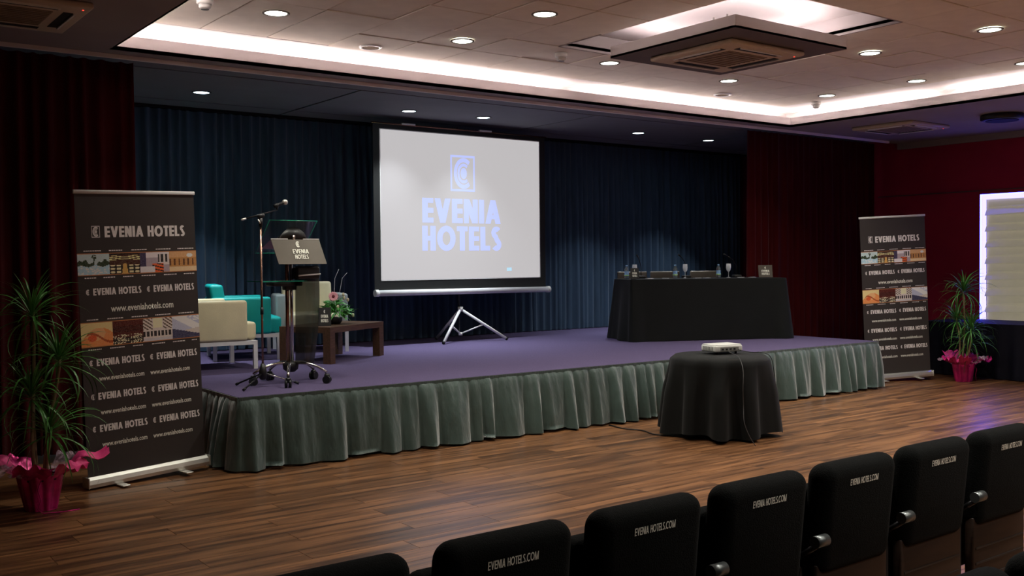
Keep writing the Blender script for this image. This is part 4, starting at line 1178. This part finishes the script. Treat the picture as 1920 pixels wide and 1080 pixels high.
def smooth(pts, n=6):
    out = []; P = [Vector(p) for p in pts]; P = [P[0]]+P+[P[-1]]
    for i in range(1, len(P)-2):
        for k in range(n):
            t = k/n; a, b, c, d = P[i-1:i+3]
            out.append(.5*((2*b)+(c-a)*t+(2*a-5*b+4*c-d)*t*t+(3*b-a-3*c+d)*t**3))
    out.append(P[-2]); return out
def cw(x, y, z=0): return (x, y, z)
tag(MB().tube(smooth([(7.26, 6.335, .79), (7.20, 6.27, .775), (7.03, 6.02, .758), (6.90, 5.86, .66), (6.85, 5.82, .50), (6.88, 5.84, .35), (6.83, 5.79, .22), (6.86, 5.76, .10), (6.92, 5.74, .006)]), .0032, 6).build('cable', M['cable']),
    'thin cable hanging from the projector down the front of the black cloth', 'cable')
tag(MB().tube(smooth([(7.36, 6.31, .79), (7.46, 6.26, .765), (7.55, 6.16, .757), (7.60, 6.11, .70), (7.625, 6.09, .50), (7.65, 6.06, .25), (7.67, 6.04, .006)]), .0038, 6).build('cable', M['black_plastic']),
    'black cable running from the projector over the right side of the round table', 'cable')
tag(MB().tube(smooth([(6.70, 7.40, .006), (6.66, 7.15, .006), (6.72, 6.95, .006), (6.66, 6.72, .006), (6.75, 6.5, .006)]), .007, 6).build('cable', M['black_plastic']),
    'black cable on the wooden floor between stage skirt and round table', 'cable')

# ============================================================ RIGHT SIDE TABLE, SOCKET
sd = empty('side_table', (13.62, 6.2, 0), 0, 'long narrow table along the red wall under the lit blind', 'table')
MB().box(-.36, .50, -3.6, 1.72, .70, .735).build('table_top', M['walnut'], sd)
for a in (-.30, .44):
    for b in (-3.5, -1.6, .3, 1.6): MB().tube([(a, b, 0), (a, b, .70)], .02, 8).build('leg', M['steel'], sd)
def sc_(u, v):
    # path: wall end, round the corner, along the front
    L1, L2 = .90, 5.36; s_ = u*(L1+L2)
    if s_ < L1: p = Vector((14.15-s_, 7.95)); n_ = Vector((0, 1))
    else: p = Vector((13.25, 7.95-(s_-L1))); n_ = Vector((-1, 0))
    k_ = max(0, 1-abs(s_-L1)/.12); n2 = (n_+Vector((-1, 1))*k_*.8).normalized()
    out = .004+(.03+.03*math.sin(s_*26))*v+.05*k_*v
    return (min(14.17, p.x+n2.x*out), p.y+n2.y*out, .745-(.745-.012)*v)
mb = MB(); mb.grid(sc_, 260, 8); mb.add([(13.25, 7.95, .745), (14.15, 7.95, .745), (14.15, 2.59, .745), (13.25, 2.59, .745)], [(3, 2, 1, 0)])
tag(mb.build('tablecloth', M['navy_cloth']), 'dark navy cloth over the side table below the lit blind', 'tablecloth')
t = empty('wall_socket', (XR, 8.395, .39), 0, 'small white wall socket low on the red wall beside the right banner', 'socket')
MB().rbox(-.012, -.001, -.06, .06, -.04, .04, .004, 2).build('plate', M['white_plastic'], t)
MB().box(-.014, -.012, -.02, .02, -.02, .02).build('outlet', M['grey_plastic'], t)

# ============================================================ AUDITORIUM SEATS (face the stage, +Y)
def seat(first=None):
    t = empty('auditorium_seat')
    def lean(v): return Vector((v.x, v.y-(v.z-.42)*.10, v.z))
    MB().rbox(-.207, .207, -.060, .045, .575, .957, .051, 6, fn=lean).build('backrest', M['seat_fabric'], t)
    MB().rbox(-.229, .229, .03, .12, .38, .865, .035, 4, fn=lean).build('back_cushion', M['seat_fabric'], t)
    MB().rbox(-.215, .215, .10, .50, .40, .49, .03, 3).build('seat_cushion', M['seat_fabric'], t)
    sh = MB().rbox(-.203, .203, -.058, -.02, .14, .62, .008, 2).build('shell', M['seat_wood'], t)
    for q in range(6): MB().box(-.185, .185, -.0605, -.0575, .19+q*.060, .198+q*.060).build('groove', M['black_plastic'], sh)
    for s_ in (-1,):
        MB().rbox(s_*.247-.013, s_*.247+.013, -.03, .38, .08, .62, .01, 2).build('side_panel', M['black_plastic'], t)
        MB().rbox(s_*.247-.016, s_*.247+.016, -.02, .34, .62, .668, .015, 3).build('armrest', M['black_plastic'], t)
        mb = MB(); mb.tube([(s_*.247-.016, -.095, .715), (s_*.247+.045, -.095, .715)], .020, 16); tag(mb.build('tablet_hinge', M['gunmetal'], t), 'metal hinge barrel')
        MB().tube([(s_*.247, -.09, .70), (s_*.247, -.03, .655)], .010, 8).build('hinge_arm', M['black_metal'], t)
        MB().rbox(s_*.247-.015, s_*.247+.015, -.09, .36, 0, .085, .008, 2).build('foot', M['black_metal'], t)
    tx = logotext('lettering', 'EVENIA HOTELS.COM', .022, .158, .17, M['letter_url'], t, -.010, .880, -.110, True); tx.rotation_euler = (R(5.7), 0, 0)
    return t
SEAT0 = seat()
names = ['leftmost in the row, cut by the bottom edge', 'second from the left in the front row', 'third from the left in the front row', 'middle of the seven in the front row',
         'third from the right in the front row', 'second from the right in the front row', 'rightmost in the front row']
for i in range(7):
    o = SEAT0 if i == 0 else copy_tree(SEAT0)
    o.location = (1.0+.496*i, 2.11, 0)
    tag(o, 'black auditorium seat, '+names[i], 'seat', 'front row of auditorium seats')
for i, nm in ((2, 'rounded top showing at the lower right'), (3, 'in the bottom right corner')):
    o = copy_tree(SEAT0); o.location = (1.0+.496*i, 1.19, 0)
    for c in list(o.children):
        if c.name.startswith('lettering'): bpy.data.objects.remove(c)
    tag(o, 'black seat in the row nearest the camera, '+nm, 'seat', 'nearest row of auditorium seats')
